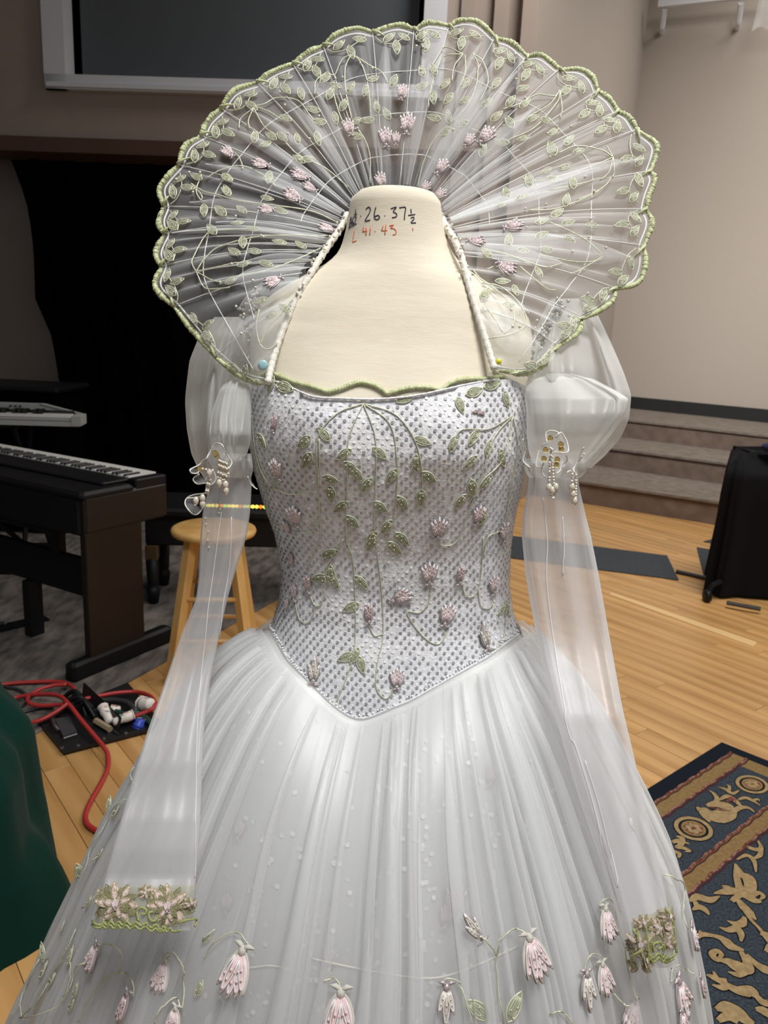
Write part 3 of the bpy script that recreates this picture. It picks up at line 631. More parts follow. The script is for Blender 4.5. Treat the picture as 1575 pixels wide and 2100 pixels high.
def medallion(cx, cy, rx, ry, tilt):
    ring = lambda k, z: [np.array([*rp(*c7(cx + (rx * k * math.cos(t)) * math.cos(tilt) - (ry * k * math.sin(t)) * math.sin(tilt), cy + (rx * k * math.cos(t)) * math.sin(tilt) + (ry * k * math.sin(t)) * math.cos(tilt)))[:2], zr + z]) for t in np.linspace(0, 2 * PI, 33)[:-1]]
    def disc(k0, k1, m, z, name): part(name, MB().grid([ring(k0, z), ring(k1, z)], True), m, rug)
    disc(1.06, .5, M_rdark, .0018, 'medallion_outline'); disc(1.0, .78, M_rtan, .0024, 'medallion_ring'); disc(.76, .66, M_rdark, .0024, 'medallion_outline'); disc(.64, .5, M_rgold, .0026, 'medallion_ring'); disc(.5, .02, M_rpink, .0026, 'medallion_centre')
    fl_ = MB()
    for k in range(6):
        t = k * PI / 3; c = np.mean([ring(.28, .003)[int(k * 32 / 6) % 32]], 0); fl_.ball(c, (.010, .012, .0008), n=7, k=4)
    part('medallion_petals', fl_, M_rtan, rug, True)
medallion(820, 745, 140, 78, .28); medallion(1228, 438, 118, 60, .22)
medallion(1560, 190, 110, 52, .2)
S = stroke
# palmette between the medallions
S([(890, 600), (920, 640), (990, 660), (1060, 640), (1110, 610)], [.012, .05, .055, .045, .012], M_rtan, 'palmette'); S([(910, 585), (980, 575), (1060, 590), (1100, 600)], [.01, .03, .035, .01], M_rtan, 'palmette')
S([(930, 600), (1000, 615), (1080, 625)], [.004, .006, .004], M_rpink, 'palmette_vein', .004, outline=False); S([(1050, 560), (1090, 540), (1110, 570)], [.005, .02, .004], M_rpink, 'palmette_vein', .004, outline=False)
S([(960, 570), (985, 540), (960, 500), (930, 480)], [.01, .014, .01, .003], M_rtan); S([(1000, 545), (1060, 520), (1120, 560), (1160, 600)], [.006, .018, .016, .006], M_rtan)
S([(1080, 640), (1140, 600), (1200, 600), (1245, 630)], [.014, .016, .012, .004], M_rtan); S([(1130, 545), (1180, 530), (1230, 550), (1285, 585)], [.006, .014, .012, .004], M_rtan); S([(1230, 550), (1265, 540), (1280, 555)], [.01, .008, .003], M_rtan)
S([(990, 455), (1040, 470), (1090, 500), (1135, 480)], [.003, .012, .013, .004], M_rtan); S([(1065, 480), (1070, 450), (1050, 440)], [.01, .008, .003], M_rtan)
S([(905, 625), (870, 610), (848, 600), (855, 625)], [.014, .012, .008, .003], M_rtan); S([(950, 655), (1010, 690), (1035, 700), (1030, 680)], [.01, .012, .008, .004], M_rtan)
S([(880, 655), (910, 670), (950, 680)], [.006, .016, .006], M_rtan); S([(925, 645), (915, 675), (935, 700)], [.006, .012, .006], M_rtan)
S([(670, 840), (720, 830), (790, 850)], [.01, .016, .005], M_rtan); S([(700, 800), (740, 810), (735, 850), (700, 880)], [.006, .014, .014, .01], M_rtan); S([(690, 870), (750, 880), (795, 900), (760, 905)], [.012, .014, .008, .003], M_rtan); S([(680, 900), (720, 920), (715, 950)], [.014, .012, .004], M_rtan)
# leaf scrolls of the centre field
S([(1110, 990), (1150, 1060), (1200, 1090), (1215, 1150), (1180, 1200), (1150, 1180), (1120, 1080), (1110, 1000)], [.006, .022, .03, .026, .022, .02, .014, .005], M_rtan)
S([(960, 1195), (1030, 1185), (1100, 1180), (1170, 1200), (1240, 1240), (1290, 1250)], [.004, .018, .024, .026, .022, .008], M_rtan)
S([(1020, 1150), (1060, 1155), (1100, 1180)], [.012, .014, .014], M_rtan); S([(1085, 1250), (1110, 1230), (1140, 1210)], [.010, .014, .012], M_rtan)
S([(1130, 1240), (1170, 1290), (1210, 1330), (1255, 1380)], [.012, .022, .020, .004], M_rtan); S([(1215, 1220), (1270, 1190), (1305, 1215), (1280, 1240)], [.012, .012, .010, .004], M_rtan)
S([(1175, 1320), (1230, 1390), (1280, 1440), (1320, 1500)], [.008, .008, .008, .010], M_rtan); S([(1285, 1470), (1330, 1490), (1370, 1540)], [.012, .022, .02], M_rtan)
S([(1055, 1385), (1120, 1410), (1160, 1400), (1175, 1360)], [.004, .018, .018, .008], M_rtan); S([(1000, 1430), (1060, 1450), (1120, 1440), (1150, 1480), (1150, 1530)], [.004, .014, .018, .014, .004], M_rtan)
S([(790, 1250), (850, 1220), (930, 1240), (1000, 1215)], [.006, .022, .02, .004], M_rtan); S([(810, 1310), (860, 1290), (900, 1310), (930, 1345)], [.004, .018, .016, .004], M_rtan); S([(830, 1250), (850, 1290), (880, 1300)], [.01, .014, .01], M_rtan)
S([(840, 1505), (880, 1480), (960, 1490), (1020, 1510), (1080, 1560), (1170, 1590)], [.008, .014, .010, .016, .024, .006], M_rtan); S([(860, 1455), (890, 1480), (930, 1480)], [.006, .010, .008], M_rtan); S([(1010, 1500), (1060, 1530), (1120, 1580)], [.01, .016, .006], M_rtan)
S([(1025, 1655), (975, 1650), (950, 1615), (985, 1595), (1015, 1620), (1000, 1640)], [.010, .014, .014, .012, .010, .006], M_rtan); S([(1000, 1660), (1060, 1670), (1120, 1700), (1190, 1720), (1195, 1680), (1150, 1600)], [.006, .02, .03, .026, .018, .010], M_rtan)
S([(1060, 1740), (1130, 1760), (1200, 1750)], [.004, .014, .005], M_rtan); S([(1190, 1620), (1250, 1680), (1310, 1720), (1360, 1740)], [.008, .014, .022, .02], M_rtan)
S([(910, 1760), (960, 1780), (1050, 1830), (1130, 1870), (1220, 1880), (1260, 1920)], [.005, .014, .014, .02, .03, .008], M_rtan); S([(960, 1740), (990, 1790), (1050, 1800)], [.005, .012, .01], M_rtan); S([(950, 1830), (1020, 1850), (1080, 1840)], [.005, .014, .006], M_rtan)
S([(1260, 1910), (1300, 1950), (1340, 1960)], [.012, .016, .016], M_rtan); S([(975, 2000), (1050, 1990), (1120, 2020), (1180, 2070), (1240, 2100)], [.008, .03, .03, .024, .010], M_rtan); S([(990, 2080), (1060, 2050), (1130, 2090)], [.01, .02, .012], M_rtan)
S([(1250, 2000), (1300, 2010), (1360, 2040)], [.008, .02, .02], M_rtan); S([(1190, 870), (1250, 890), (1290, 880), (1270, 830)], [.012, .014, .012, .005], M_rtan); S([(1120, 960), (1190, 930), (1240, 970), (1255, 1050)], [.004, .012, .012, .004], M_rtan); S([(1290, 870), (1280, 930), (1220, 960)], [.01, .012, .005], M_rtan)
S([(1320, 1600), (1360, 1570), (1400, 1580)], [.006, .02, .02], M_rtan)
# ================================================================== GREEN VELVET GOWN at the lower left
gv = MB(); rows = []; gc = np.array([-1.50, 1.46])
for i in range(30):
    z = 1.0 * (1 - i / 29); t = 1 - z
    r0 = .18 + .50 * min(1, t / .6) ** .8 + .06 * max(0, t - .4)
    row = []
    for j in range(140):
        a_ = 2 * PI * j / 140; f_ = .016 * math.sin(13 * a_ + 1.2 * math.sin(2 * a_)) * (.3 + t) + .008 * math.sin(29 * a_ + 1)
        lobe = .085 * math.exp(-((((a_ - .22 + PI) % (2 * PI)) - PI) / .16) ** 2) * max(0, (t - .80) / .20) ** .5
        r = r0 + f_ + lobe; row.append([gc[0] + r * math.cos(a_), gc[1] + r * math.sin(a_), z + .003])
    rows.append(row)
gv.grid(rows, True); tag(part('green_gown', gv, M_velvet, None, True, loc=(gc[0], gc[1], 0)), 'dark green velvet skirt at the lower left edge', 'dress')
# ================================================================== DRESS FORM
Y0 = 1.05
TR = [(398, 736, 894, .052, .052), (404, 722, 904, .057, .057), (416, 716, 907, .058, .058), (440, 713, 909, .058, .058), (480, 706, 916, .06, .062), (510, 698, 928, .062, .066), (530, 688, 942, .066, .07),
      (550, 664, 966, .07, .076), (575, 622, 1008, .076, .085), (605, 570, 1056, .082, .092), (640, 530, 1088, .09, .098), (700, 513, 1095, .102, .102), (780, 513, 1086, .124, .102), (840, 515, 1078, .138, .1),
      (900, 519, 1075, .144, .1), (960, 527, 1066, .138, .098), (1040, 550, 1050, .124, .094), (1100, 571, 1042, .112, .09), (1180, 585, 1039, .106, .09), (1240, 577, 1047, .110, .1), (1290, 562, 1070, .122, .12),
      (1350, 540, 1100, .136, .14), (1420, 515, 1130, .145, .155), (1480, 500, 1150, .15, .16)]
rows_ = []
for v, ul, ur, bf, bb_ in TR:
    L_, R_ = at(ul, v, Y0), at(ur, v, Y0); rows_.append(((L_[2] + R_[2]) / 2, (L_[0] + R_[0]) / 2, (R_[0] - L_[0]) / 2, bf, bb_))
rows_ = np.array(sorted(rows_)); ZT_ = np.linspace(rows_[0, 0], rows_[-1, 0], 240)
TT = np.stack([np.interp(ZT_, rows_[:, 0], rows_[:, k]) for k in range(1, 5)], 1)
kern = np.exp(-np.linspace(-2, 2, 9) ** 2); kern /= kern.sum()
for k in range(4):
    s_ = np.convolve(np.pad(TT[:, k], 4, mode='edge'), kern, 'valid'); TT[:, k] = np.where(ZT_ < rows_[-1, 0] - .02, s_, TT[:, k])
zbust = at(787, 890, .92)[2]
def torso(th, z, off=0.0):
    cx, a, bf, bb_ = (np.interp(z, ZT_, TT[:, k]) for k in range(4))
    zn = (z - 1.45) / .06; ne = 2.0 if z > 1.5 else (2.25 if z > 1.42 else 2.35)
    c, s = math.cos(th), math.sin(th); b = bf if c > 0 else bb_
    x = cx + (a + off) * math.copysign(abs(s) ** (2 / ne), s); y = Y0 - (b + off) * math.copysign(abs(c) ** (2 / ne), c)
    if c > 0:
        y -= .013 * sum(math.exp(-((x - cx - sx * .078) / .052) ** 2 - ((z - zbust) / .062) ** 2) for sx in (-1, 1))
    return np.array([x, y, z])
form = thing('dress_form', (0, Y0, 0), 'cream jersey dress form with handwritten numbers on its neck', 'mannequin')
zmax = rows_[-1, 0]
tm = MB(); P_ = [[torso(t, z, -.004 if z < 1.30 else -.0015) for t in np.linspace(0, 2 * PI, 97)[:-1]] for z in np.linspace(.84, zmax - .001, 110)]
cap_c = np.array([TT[-1, 0], Y0, zmax])
for k, dz in ((.93, .002), (.8, .004), (.4, .005), (.02, .0052)): P_.append([cap_c * (1 - k) + torso(t, zmax - .001) * k + np.array([0, 0, dz]) for t in np.linspace(0, 2 * PI, 97)[:-1]])
tm.grid(P_, True); T_form = bvh(tm); part('torso', tm, M_form, form, True)
part('stand_pole', MB().tube([(0, Y0, .03), (0, Y0, .9)], .016, 10), M_metal, form, True)
part('stand_base', MB().lathe([(0, .009), (.17, .009), (.17, .022), (.03, .04), (0, .04)], (0, Y0, 0), 24), M_pblack, form, True)
def c3(x, y): return 640 + x * .2159, 380 + y * .2159
def write(strokes, m, name, r):
    b_ = MB()
    for s_ in strokes:
        pth = spline(s_, 5) if len(s_) > 1 else np.array([s_[0], (s_[0][0] + 3, s_[0][1] + 4)])
        q = [hit(*c3(*p), T_form, .0001) for p in pth]; q = [h[0] for h in q if h is not None]
        if len(q) > 1: b_.tube(q, r, 5)
    part(name, b_, m, form, True)
write([[(352, 415), (362, 350), (371, 300)], [(371, 300), (378, 350), (372, 395), (362, 395), (360, 370), (376, 350)], [(392, 300), (386, 345), (388, 385), (397, 380), (396, 355), (387, 352)], [(415, 228), (417, 268)], [(402, 283), (426, 274)], [(404, 305), (420, 298), (418, 325), (406, 368), (424, 366)],
       [(462, 292)], [(513, 228), (538, 206), (556, 225), (545, 265), (505, 334), (528, 336), (553, 330)], [(606, 208), (594, 260), (594, 310), (618, 326), (642, 308), (630, 285), (598, 297)], [(690, 287)],
       [(750, 222), (800, 208), (772, 250), (800, 268), (800, 298), (760, 308)], [(828, 214), (886, 210), (880, 270), (876, 328)], [(938, 225), (941, 265)], [(914, 286), (978, 276)], [(938, 312), (962, 302), (966, 322), (940, 356), (986, 356)]], M_ink, 'black_writing', .00075)
write([[(405, 430), (398, 480), (388, 535), (422, 526)], [(492, 392), (484, 440)], [(484, 440), (524, 434)], [(516, 402), (513, 474)], [(556, 402), (548, 472)], [(598, 435)], [(676, 384), (661, 432)], [(661, 432), (714, 428)], [(702, 372), (692, 470)], [(736, 386), (774, 374)], [(774, 374), (748, 408)], [(748, 408), (782, 414), (799, 442), (790, 466), (766, 471)], [(955, 405), (957, 430)]], M_red, 'red_writing', .00065)

# ================================================================== GOWN
gown = thing('ball_gown', (0, Y0, 0), 'white fairy tale gown with sheer fan collar on the dress form', 'dress')
# ---- embroidery motifs (shared meshes, local x = length, z = off the cloth)
def leafcurve(k, s=1.0, n=9):
    t = np.linspace(0, 1, n); wv = .225 * s * np.sin(PI * t ** .85) ** .9
    return np.stack([t, k * wv, 0 * t], 1)
def leaf_mesh(name, mats, pad=True, beads=3):
    b_ = MB(); out = np.concatenate([leafcurve(1, 1, 9), leafcurve(-1, 1, 9)[::-1][1:-1]])
    b_.tube(out, .036, 4, 0, closed=True)
    for k in (.62, -.55, .22, -.2): q = leafcurve(k, 1, 7); q = q[1:-1] ; q[:, 2] += .02; b_.tube(q, .024, 4, 0)
    if pad:
        u_, l_ = leafcurve(1, 1, 9), leafcurve(-1, 1, 9); mid = (u_ + l_) / 2; mid[:, 2] = .05 * np.sin(PI * np.linspace(0, 1, 9)); b_.grid([u_, mid, l_], m=1)
    for k in range(beads): b_.ball((.2 + .16 * k, (.09 if k % 2 else -.08), .05), .038, 2, 5, 3)
    return b_.mesh(name, mats)
ME_leaf = leaf_mesh('leaf', [M_thr, M_pad, M_pearl]); ME_leafc = leaf_mesh('collar_leaf', [M_thr, M_pads, M_pearl])
def flower_mesh(name, mats, angs, dense=True, sep=True):
    b_ = MB()
    for i, (a, L_) in enumerate(angs):
        c, s = math.cos(a), math.sin(a); R2 = np.array([[c, -s, 0], [s, c, 0], [0, 0, 1]]); lift = .02 + .05 * (i % 2)
        u_, l_ = leafcurve(.62, 1, 8), leafcurve(-.62, 1, 8); mid = (u_ + l_) / 2; mid[:, 2] = .09 * np.sin(PI * np.linspace(0, 1, 8))
        def X(q): q = q * L_ + np.array([.02, 0, 0]); q = q @ R2.T; q[:, 2] += lift * (.3 + q[:, 0]); return q
        b_.grid([X(u_), X(mid), X(l_)], m=0)
        b_.tube(np.concatenate([X(u_), X(l_)[::-1][1:-1]]), .028, 4, 1, closed=True)
        for k in (.36, .12, -.12, -.36): q = leafcurve(k, 1, 6); q[:, 2] += .07; b_.tube(X(q)[1:], .022, 4, 0 if abs(k) < .2 else 2)
        for k in range(3): p = X(np.array([[.45 + .2 * k, 0, .1]]))[0]; b_.ball(p, (.05, .03, .03), 0, 5, 3)
    b_.ball((.05, 0, .05), (.12, .1, .06), 1, 6, 4)
    if sep:
        for a in (2.1, -2.1): c, s = math.cos(a), math.sin(a); b_.tube([(0, 0, .03), (.14 * c, .14 * s, .05), (.3 * c + .08, .3 * s, .03)], [.05, .06, .015], 4, 1)
    return b_.mesh(name, mats)
ME_fl = flower_mesh('flower', [M_pink, M_silver, M_sth], [(-.42, .85), (.42, .85), (0, 1.0), (-.2, .92), (.22, .9)])
ME_bud = flower_mesh('flower_bud', [M_silver, M_silver, M_pink], [(-.16, .9), (.18, .86), (0, 1.0)])
ME_tul = flower_mesh('flower_tulip', [M_pink, M_white, M_sth], [(-.36, .88), (.38, .86), (0, 1.0), (-.17, .95), (.19, .93)])
ME_lil = flower_mesh('flower_lily', [M_pearl, M_silver, M_sth], [(-.3, .7), (.3, .7), (0, 1.0)])
def motif(name, me, c, ang, length, trees, parent, off=.0015, thick=1.0, ntree=None):
    """sew a motif flat onto the cloth it meets: c = middle, ang = direction of its tip"""
    a = math.radians(ang); dx, dy = math.cos(a) * length / 2, -math.sin(a) * length / 2
    h = hit(c[0], c[1], trees, off); h1 = hit(c[0] - dx, c[1] - dy, trees, off); h2 = hit(c[0] + dx, c[1] + dy, trees, off)
    if h is None: return None
    n = Vector(h[1])
    if ntree is not None:
        hs = hit(c[0], c[1], ntree, 0)
        if hs is not None: n = Vector(hs[1])
        h1 = None
    if h1 is not None and h2 is not None and np.linalg.norm(h1[0] - h2[0]) < 1.45 * length * np.linalg.norm(h[0] - CAM) / FPX: x = Vector(h2[0] - h1[0]); base = Vector(h1[0])
    else:
        D_ = np.linalg.norm(h[0] - CAM); x = Vector(cR * dx * 2 - cU * dy * 2) * (D_ / FPX); x = x - n * x.dot(n); base = Vector(h[0]) - x / 2
    L_ = x.length
    if L_ < 1e-4: return None
    x.normalize(); n = (n - x * n.dot(x)).normalized(); y = n.cross(x)
    S_ = L_; M = Matrix(((x[0] * S_, y[0] * S_, n[0] * S_ * thick, base[0]), (x[1] * S_, y[1] * S_, n[1] * S_ * thick, base[1]), (x[2] * S_, y[2] * S_, n[2] * S_ * thick, base[2]), (0, 0, 0, 1)))
    return inst(name, me, M, parent)
def vine(px, trees, parent, r=.00078, m=None, off=.0015, name='vine', n=8, twist=True, soft=0):
    q = [hit(u, v, trees, off) for u, v in spline(px, n)]; q = [h[0] for h in q if h is not None]
    if soft and len(q) > 4:                      # the thread bridges the small gaps between folds
        d_ = np.array([np.linalg.norm(a - CAM) for a in q]); dm = np.array([d_[max(0, i - soft):i + soft + 1].min() for i in range(len(d_))])
        for _ in range(soft): dm = np.concatenate([dm[:1], (dm[:-2] + 2 * dm[1:-1] + dm[2:]) / 4, dm[-1:]])
        q = [CAM + (a - CAM) / dd * m_ for a, dd, m_ in zip(q, d_, dm)]
    keep = [q[0]] if q else []
    for a in q[1:]:
        d_ = np.linalg.norm(a - keep[-1])
        if d_ > .05: break
        if d_ > .0006: keep.append(a)
    if len(keep) < 3: return None
    k = np.arange(len(keep)); rr = r * (1 + .18 * np.sin(k * 2.4)) if twist else r
    return part(name, MB().tube(keep, rr, 5), m or M_thr, parent, True)
# ---- bodice
neck = [(505, 790), (549, 781), (600, 800), (651, 815), (764, 821), (846, 813), (907, 801), (960, 790), (1008, 780), (1049, 777), (1085, 796)]
seam = [(540, 1275), (563, 1300), (590, 1350), (635, 1395), (690, 1450), (735, 1478), (770, 1465), (850, 1430), (920, 1390), (1000, 1345), (1040, 1315), (1072, 1292), (1100, 1270)]
def solve_z(th, curve, zlo, zhi):
    cu_, cv_ = [c[0] for c in curve], [c[1] for c in curve]
    for _ in range(40):
        z = (zlo + zhi) / 2; u, v = proj(torso(th, z, .003))
        if v > np.interp(u, cu_, cv_): zlo = z
        else: zhi = z
    return z
NT = 200; TH = np.linspace(0, 2 * PI, NT + 1)[:-1]; ztop = np.zeros(NT); zbot = np.zeros(NT)
for i, t in enumerate(TH):
    tt = t if t < PI else t - 2 * PI; c = min(abs(tt), 1.75) * math.copysign(1, tt)
    ztop[i] = solve_z(c, neck, 1.2, 1.5); zbot[i] = solve_z(c, seam, .7, 1.1)
for arr in (ztop, zbot):
    for _ in range(4): arr[:] = (np.roll(arr, 1) + arr * 2 + np.roll(arr, -1)) / 4
def zb(th): return np.interp(th % (2 * PI), np.append(TH, 2 * PI), np.append(zbot, zbot[0]))
def zt_(th): return np.interp(th % (2 * PI), np.append(TH, 2 * PI), np.append(ztop, ztop[0]))
bm = MB(); bm.grid([[torso(t, zbot[i] + (ztop[i] - zbot[i]) * k / 60, .003) for i, t in enumerate(TH)] for k in range(61)], True); T_bod = bvh(bm)
bod = part('bodice', bm, M_bod, gown, True)
# rows of flat silver sequins
sq = MB(); z = .83; row = 0
while z < 1.37:
    ths = np.linspace(-1.9, 1.9, 900); pts = np.array([torso(t, z, .0038) for t in ths]); sl_ = np.concatenate([[0], np.cumsum(np.linalg.norm(np.diff(pts, axis=0), axis=1))])
    sl_ -= np.interp(0.0, ths, sl_)
    for s_ in (np.arange(-40, 41) + .5 * (row % 2)) * .0112:
        if not sl_[0] < s_ < sl_[-1]: continue
        t = np.interp(s_, sl_, ths)
        if not (zb(t) + .003 < z < zt_(t) - .004) or rng.random() < .06: continue
        p = torso(t, z, .0040); pa = torso(t + .01, z, .004) - p; pz = torso(t, z + .004, .004) - p; pa /= np.linalg.norm(pa); pz -= pa * (pz @ pa); pz /= np.linalg.norm(pz)
        n = np.cross(pa, pz); j1, j2 = rng.normal(size=2) * .06; pale = (math.sin(p[0] * 31 + 1.3 * math.sin(p[2] * 23)) * math.sin(p[2] * 27 + 2 + 1.1 * math.sin(p[0] * 37)) + rng.normal() * .35) > .52; r = .0021
        ring = [p + r * (math.cos(k * PI / 4) * (pa + n * j1) + math.sin(k * PI / 4) * (pz + n * j2)) for k in range(8)]
        sq.add(ring, [tuple(range(8))], 1 if pale else 0)
    z += .0060; row += 1
part('sequins', sq, [M_seq, M_seqp], bod, kind='stuff')
# beads and piping along the seam
part('waist_piping', MB().tube([torso(t, zbot[i], .004) for i, t in enumerate(TH)], .0016, 5, closed=True), M_bod, bod, True)
bd = MB()
for i in np.arange(0, NT, .8):
    t = i * 2 * PI / NT
    if math.cos(t) > -.2: bd.ball(torso(t, zb(t) + .004 + rng.normal() * .001,   .005), .0016, 0, 5, 3)
part('seam_beads', bd, M_seqp, bod, True, kind='stuff')
def c5(x, y): return 480 + x * .4063, 740 + y * .4063
def c6(x, y): return 520 + x * .381, 1100 + y * .381
# neckline cord
TF = [T_bod, T_form]
vine([c5(*p) for p in [(150, 75), (190, 65), (250, 85), (320, 115), (380, 130), (440, 150), (480, 160), (540, 145), (590, 125), (640, 113), (700, 125), (740, 145), (772, 168), (800, 162), (850, 148), (920, 138), (1000, 142), (1040, 150), (1085, 120), (1140, 100), (1200, 95), (1270, 95), (1345, 78)]], TF, bod, .0030, M_green, .003, 'neckline_cord', 10)
vine([c5(*p) for p in [(150, 90), (260, 120), (350, 165), (420, 188), (560, 195), (700, 198), (850, 188), (960, 172), (1060, 150), (1200, 118), (1330, 95)]], TF, bod, .0016, M_bod, .003, 'neckline_edge', 8)
BL = [(145, 405, -60), (355, 410, 220), (370, 500, 240), (455, 370, 130), (555, 470, 215), (590, 535, -40), (620, 570, -50), (670, 625, 235), (490, 595, -20), (490, 670, -85), (540, 735, 215), (600, 810, -45), (735, 465, -40), (795, 580, 235), (740, 735, -40), (850, 715, -55), (770, 835, 230), (695, 895, 235), (920, 515, 90), (985, 585, -40), (945, 690, -92), (1105, 420, 250), (1205, 390, 240), (1280, 440, 255), (1190, 510, 225), (1270, 610, 235), (1200, 640, -80), (1140, 705, 230), (1350, 490, -75), (1250, 800, 250), (950, 405, -20),
      (260, 135, -20), (330, 150, -15), (560, 172, 10), (710, 190, 5), (640, 188, 170), (1140, 225, -70), (1210, 158, 20), (1370, 195, -75), (1300, 120, 20), (860, 195, 200), (500, 165, 190), (190, 120, 240)]
for x, y, a in BL: motif('leaf', ME_leaf, c5(x, y), a, 37, T_bod, bod)
for x, y, a in [(415, 90, 20), (360, 225, 185), (435, 240, -60), (418, 200, 90), (635, 35, 240), (760, 60, -45), (580, 245, -45), (525, 380, 205), (500, 650, 200), (580, 690, -75), (545, 640, 60), (1330, 400, 200), (1360, 385, -60), (800, 10, -45)]: motif('leaf', ME_leaf, c6(x, y), a, 38, T_bod, bod)
for x, y, a, me, L_ in [(210, 315, 80, ME_bud, 34), (220, 540, 100, ME_fl, 42), (310, 775, 95, ME_fl, 40), (268, 832, 120, ME_fl, 30), (1030, 835, 85, ME_fl, 42), (1230, 770, 80, ME_fl, 38), (1355, 855, 95, ME_fl, 34)]: motif('flower', me, c5(x, y), a, L_, T_bod, bod, .002)
for x, y in [(155, 230), (1215, 258), (1245, 265)]: motif('bead_knot', ME_bud, c5(x, y), 5, 14, T_bod, bod, .002)
for x, y, a, me, L_ in [(208, 120, 95, ME_bud, 30), (225, 300, 88, ME_bud, 32), (295, 250, 92, ME_bud, 34), (185, 370, 80, ME_bud, 26), (622, 410, 92, ME_bud, 40), (800, 320, 25, ME_fl, 46), (945, 190, 90, ME_fl, 44), (1110, 200, 85, ME_bud, 38), (1285, 255, 92, ME_fl, 36), (1040, 415, 75, ME_fl, 46), (1240, 530, 100, ME_lil, 56), (332, 715, 85, ME_lil, 54), (772, 760, 88, ME_fl, 42), (1422, 505, 95, ME_bud, 28)]: motif('flower', me, c6(x, y), a, L_, T_bod, bod, .002)
for px in ([(745, 828), (690, 850), (652, 900), (654, 985), (656, 1050), (658, 1100), (646, 1130), (630, 1165)], [(745, 828), (715, 900), (712, 1000), (711, 1100), (725, 1150), (730, 1260), (728, 1320), (718, 1370), (690, 1440)], [(745, 828), (770, 900), (770, 1000), (768, 1080), (775, 1140), (782, 1200), (786, 1260), (785, 1310), (774, 1360), (772, 1410), (792, 1432), (812, 1408)],
           [(745, 828), (800, 870), (815, 950), (813, 1020), (805, 1070), (790, 1130)], [(745, 828), (810, 850), (850, 900), (865, 960), (866, 1020)], [(520, 850), (525, 920), (545, 980), (590, 1012), (638, 1002), (655, 960), (655, 900)], [(513, 800), (516, 880), (528, 950), (545, 1000), (552, 1050)], [(1050, 852), (1000, 880), (945, 882), (925, 920)],
           [(1050, 852), (1030, 940), (985, 990), (960, 1050), (935, 1110), (902, 1116), (890, 1095)], [(1050, 852), (1060, 920), (1045, 1000), (1030, 1080), (1000, 1100), (990, 1140)], [(1050, 852), (1010, 900), (985, 980), (962, 1030)], [(883, 1190), (880, 1230), (862, 1255), (835, 1256), (868, 1305), (900, 1320), (920, 1285)], [(945, 1190), (955, 1222), (975, 1216), (985, 1180), (990, 1100)],
           [(1012, 1222), (1003, 1246), (985, 1242), (979, 1205)], [(757, 1282), (768, 1303), (785, 1300)], [(632, 1205), (645, 1238), (660, 1238), (667, 1205), (672, 1160), (705, 1105)], [(605, 1225), (615, 1268), (635, 1275), (650, 1240)], [(1002, 1335), (1030, 1318), (1036, 1250)], [(545, 1060), (590, 1085), (640, 1090), (648, 1060)], [(560, 980), (565, 1000), (540, 1000)]):
    vine(px, T_bod, bod)
# ---- skirt
SK = [(1255, 565, 1050), (1275, 520, 1082), (1300, 462, 1112), (1330, 432, 1140), (1400, 378, 1196), (1470, 332, 1240), (1540, 288, 1282), (1630, 240, 1332), (1720, 187, 1375), (1830, 142, 1405), (1920, 97, 1428), (2050, 42, 1453), (2100, 14, 1463)]
SKS = [(1.25, 1.1), (1.15, 1.02), (1.13, 0.97), (1.03, 0.99), (0.95, 0.99), (0.91, 0.975), (0.9, 0.965), (0.9, 0.968), (0.915, 0.972), (0.92, 0.965), (0.93, 0.962), (0.93, 0.955), (0.94, 0.95)]
prof = []
for (v, ul, ur), (fl_, fr_) in zip(SK, SKS):
    L_, R_ = at(ul, v, Y0 - .04), at(ur, v, Y0 - .04); zc_ = (L_[2] + R_[2]) / 2; cx = .006
    prof.append((zc_, cx - (cx - L_[0]) * fl_, cx + (R_[0] - cx) * fr_))
prof.sort(); zlow = prof[0]
ext_z = .016; g_ = (prof[1][1] - prof[0][1]) / (prof[1][0] - prof[0][0]); g2 = (prof[1][2] - prof[0][2]) / (prof[1][0] - prof[0][0])
prof.insert(0, (ext_z, prof[0][1] + g_ * (ext_z - prof[0][0]) * .7, prof[0][2] + g2 * (ext_z - prof[0][0]) * .7))
PZ = np.array([p[0] for p in prof]); PL_ = np.array([p[1] for p in prof]); PR_ = np.array([p[2] for p in prof])
z_ = np.linspace(PZ[0], PZ[-1], 160); PL_, PR_ = np.interp(z_, PZ, PL_), np.interp(z_, PZ, PR_); PZ = z_
for _ in range(60): PL_[1:-1] = (PL_[:-2] + 2 * PL_[1:-1] + PL_[2:]) / 4; PR_[1:-1] = (PR_[:-2] + 2 * PR_[1:-1] + PR_[2:]) / 4
def pleats(seed, n):
    r_ = np.random.default_rng(seed); base = np.cumsum(r_.uniform(.35, 1.65, n)); base = base / base[-1] * 2 * PI
    return base, r_.uniform(.5, 1.3, n), r_.uniform(.16, .38, n), r_.uniform(0, 6.28, n), r_.choice([-1, 1], n), r_.uniform(2, 5, n)
def foldfun(th, t, pl):
    """one gathered pleat per interval: the cloth doubles back on itself, so its edges are crisp; returns (radial, angular) shift"""
    base, amp, over, ph_, sg, fq = pl; th2 = th % (2 * PI); i = min(int(np.searchsorted(base, th2)), len(base) - 1); b1 = base[i]; b0 = base[i - 1] if i else 0.0
    wd_ = b1 - b0; x = (th2 - b0) / wd_
    live = .62 + .38 * math.sin(ph_[i] + fq[i] * t * 2.2)
    be = over[i] * live * 1.15
    dth = wd_ * be * math.sin(2 * PI * x) * (1 if sg[i] > 0 else 1) + .03 * math.sin(ph_[0] + 4 * t + 3 * th2) * t
    return amp[i] * live * .5 * (math.cos(2 * PI * x + sg[i] * .9)) * min(1.0, wd_ / .11), dth
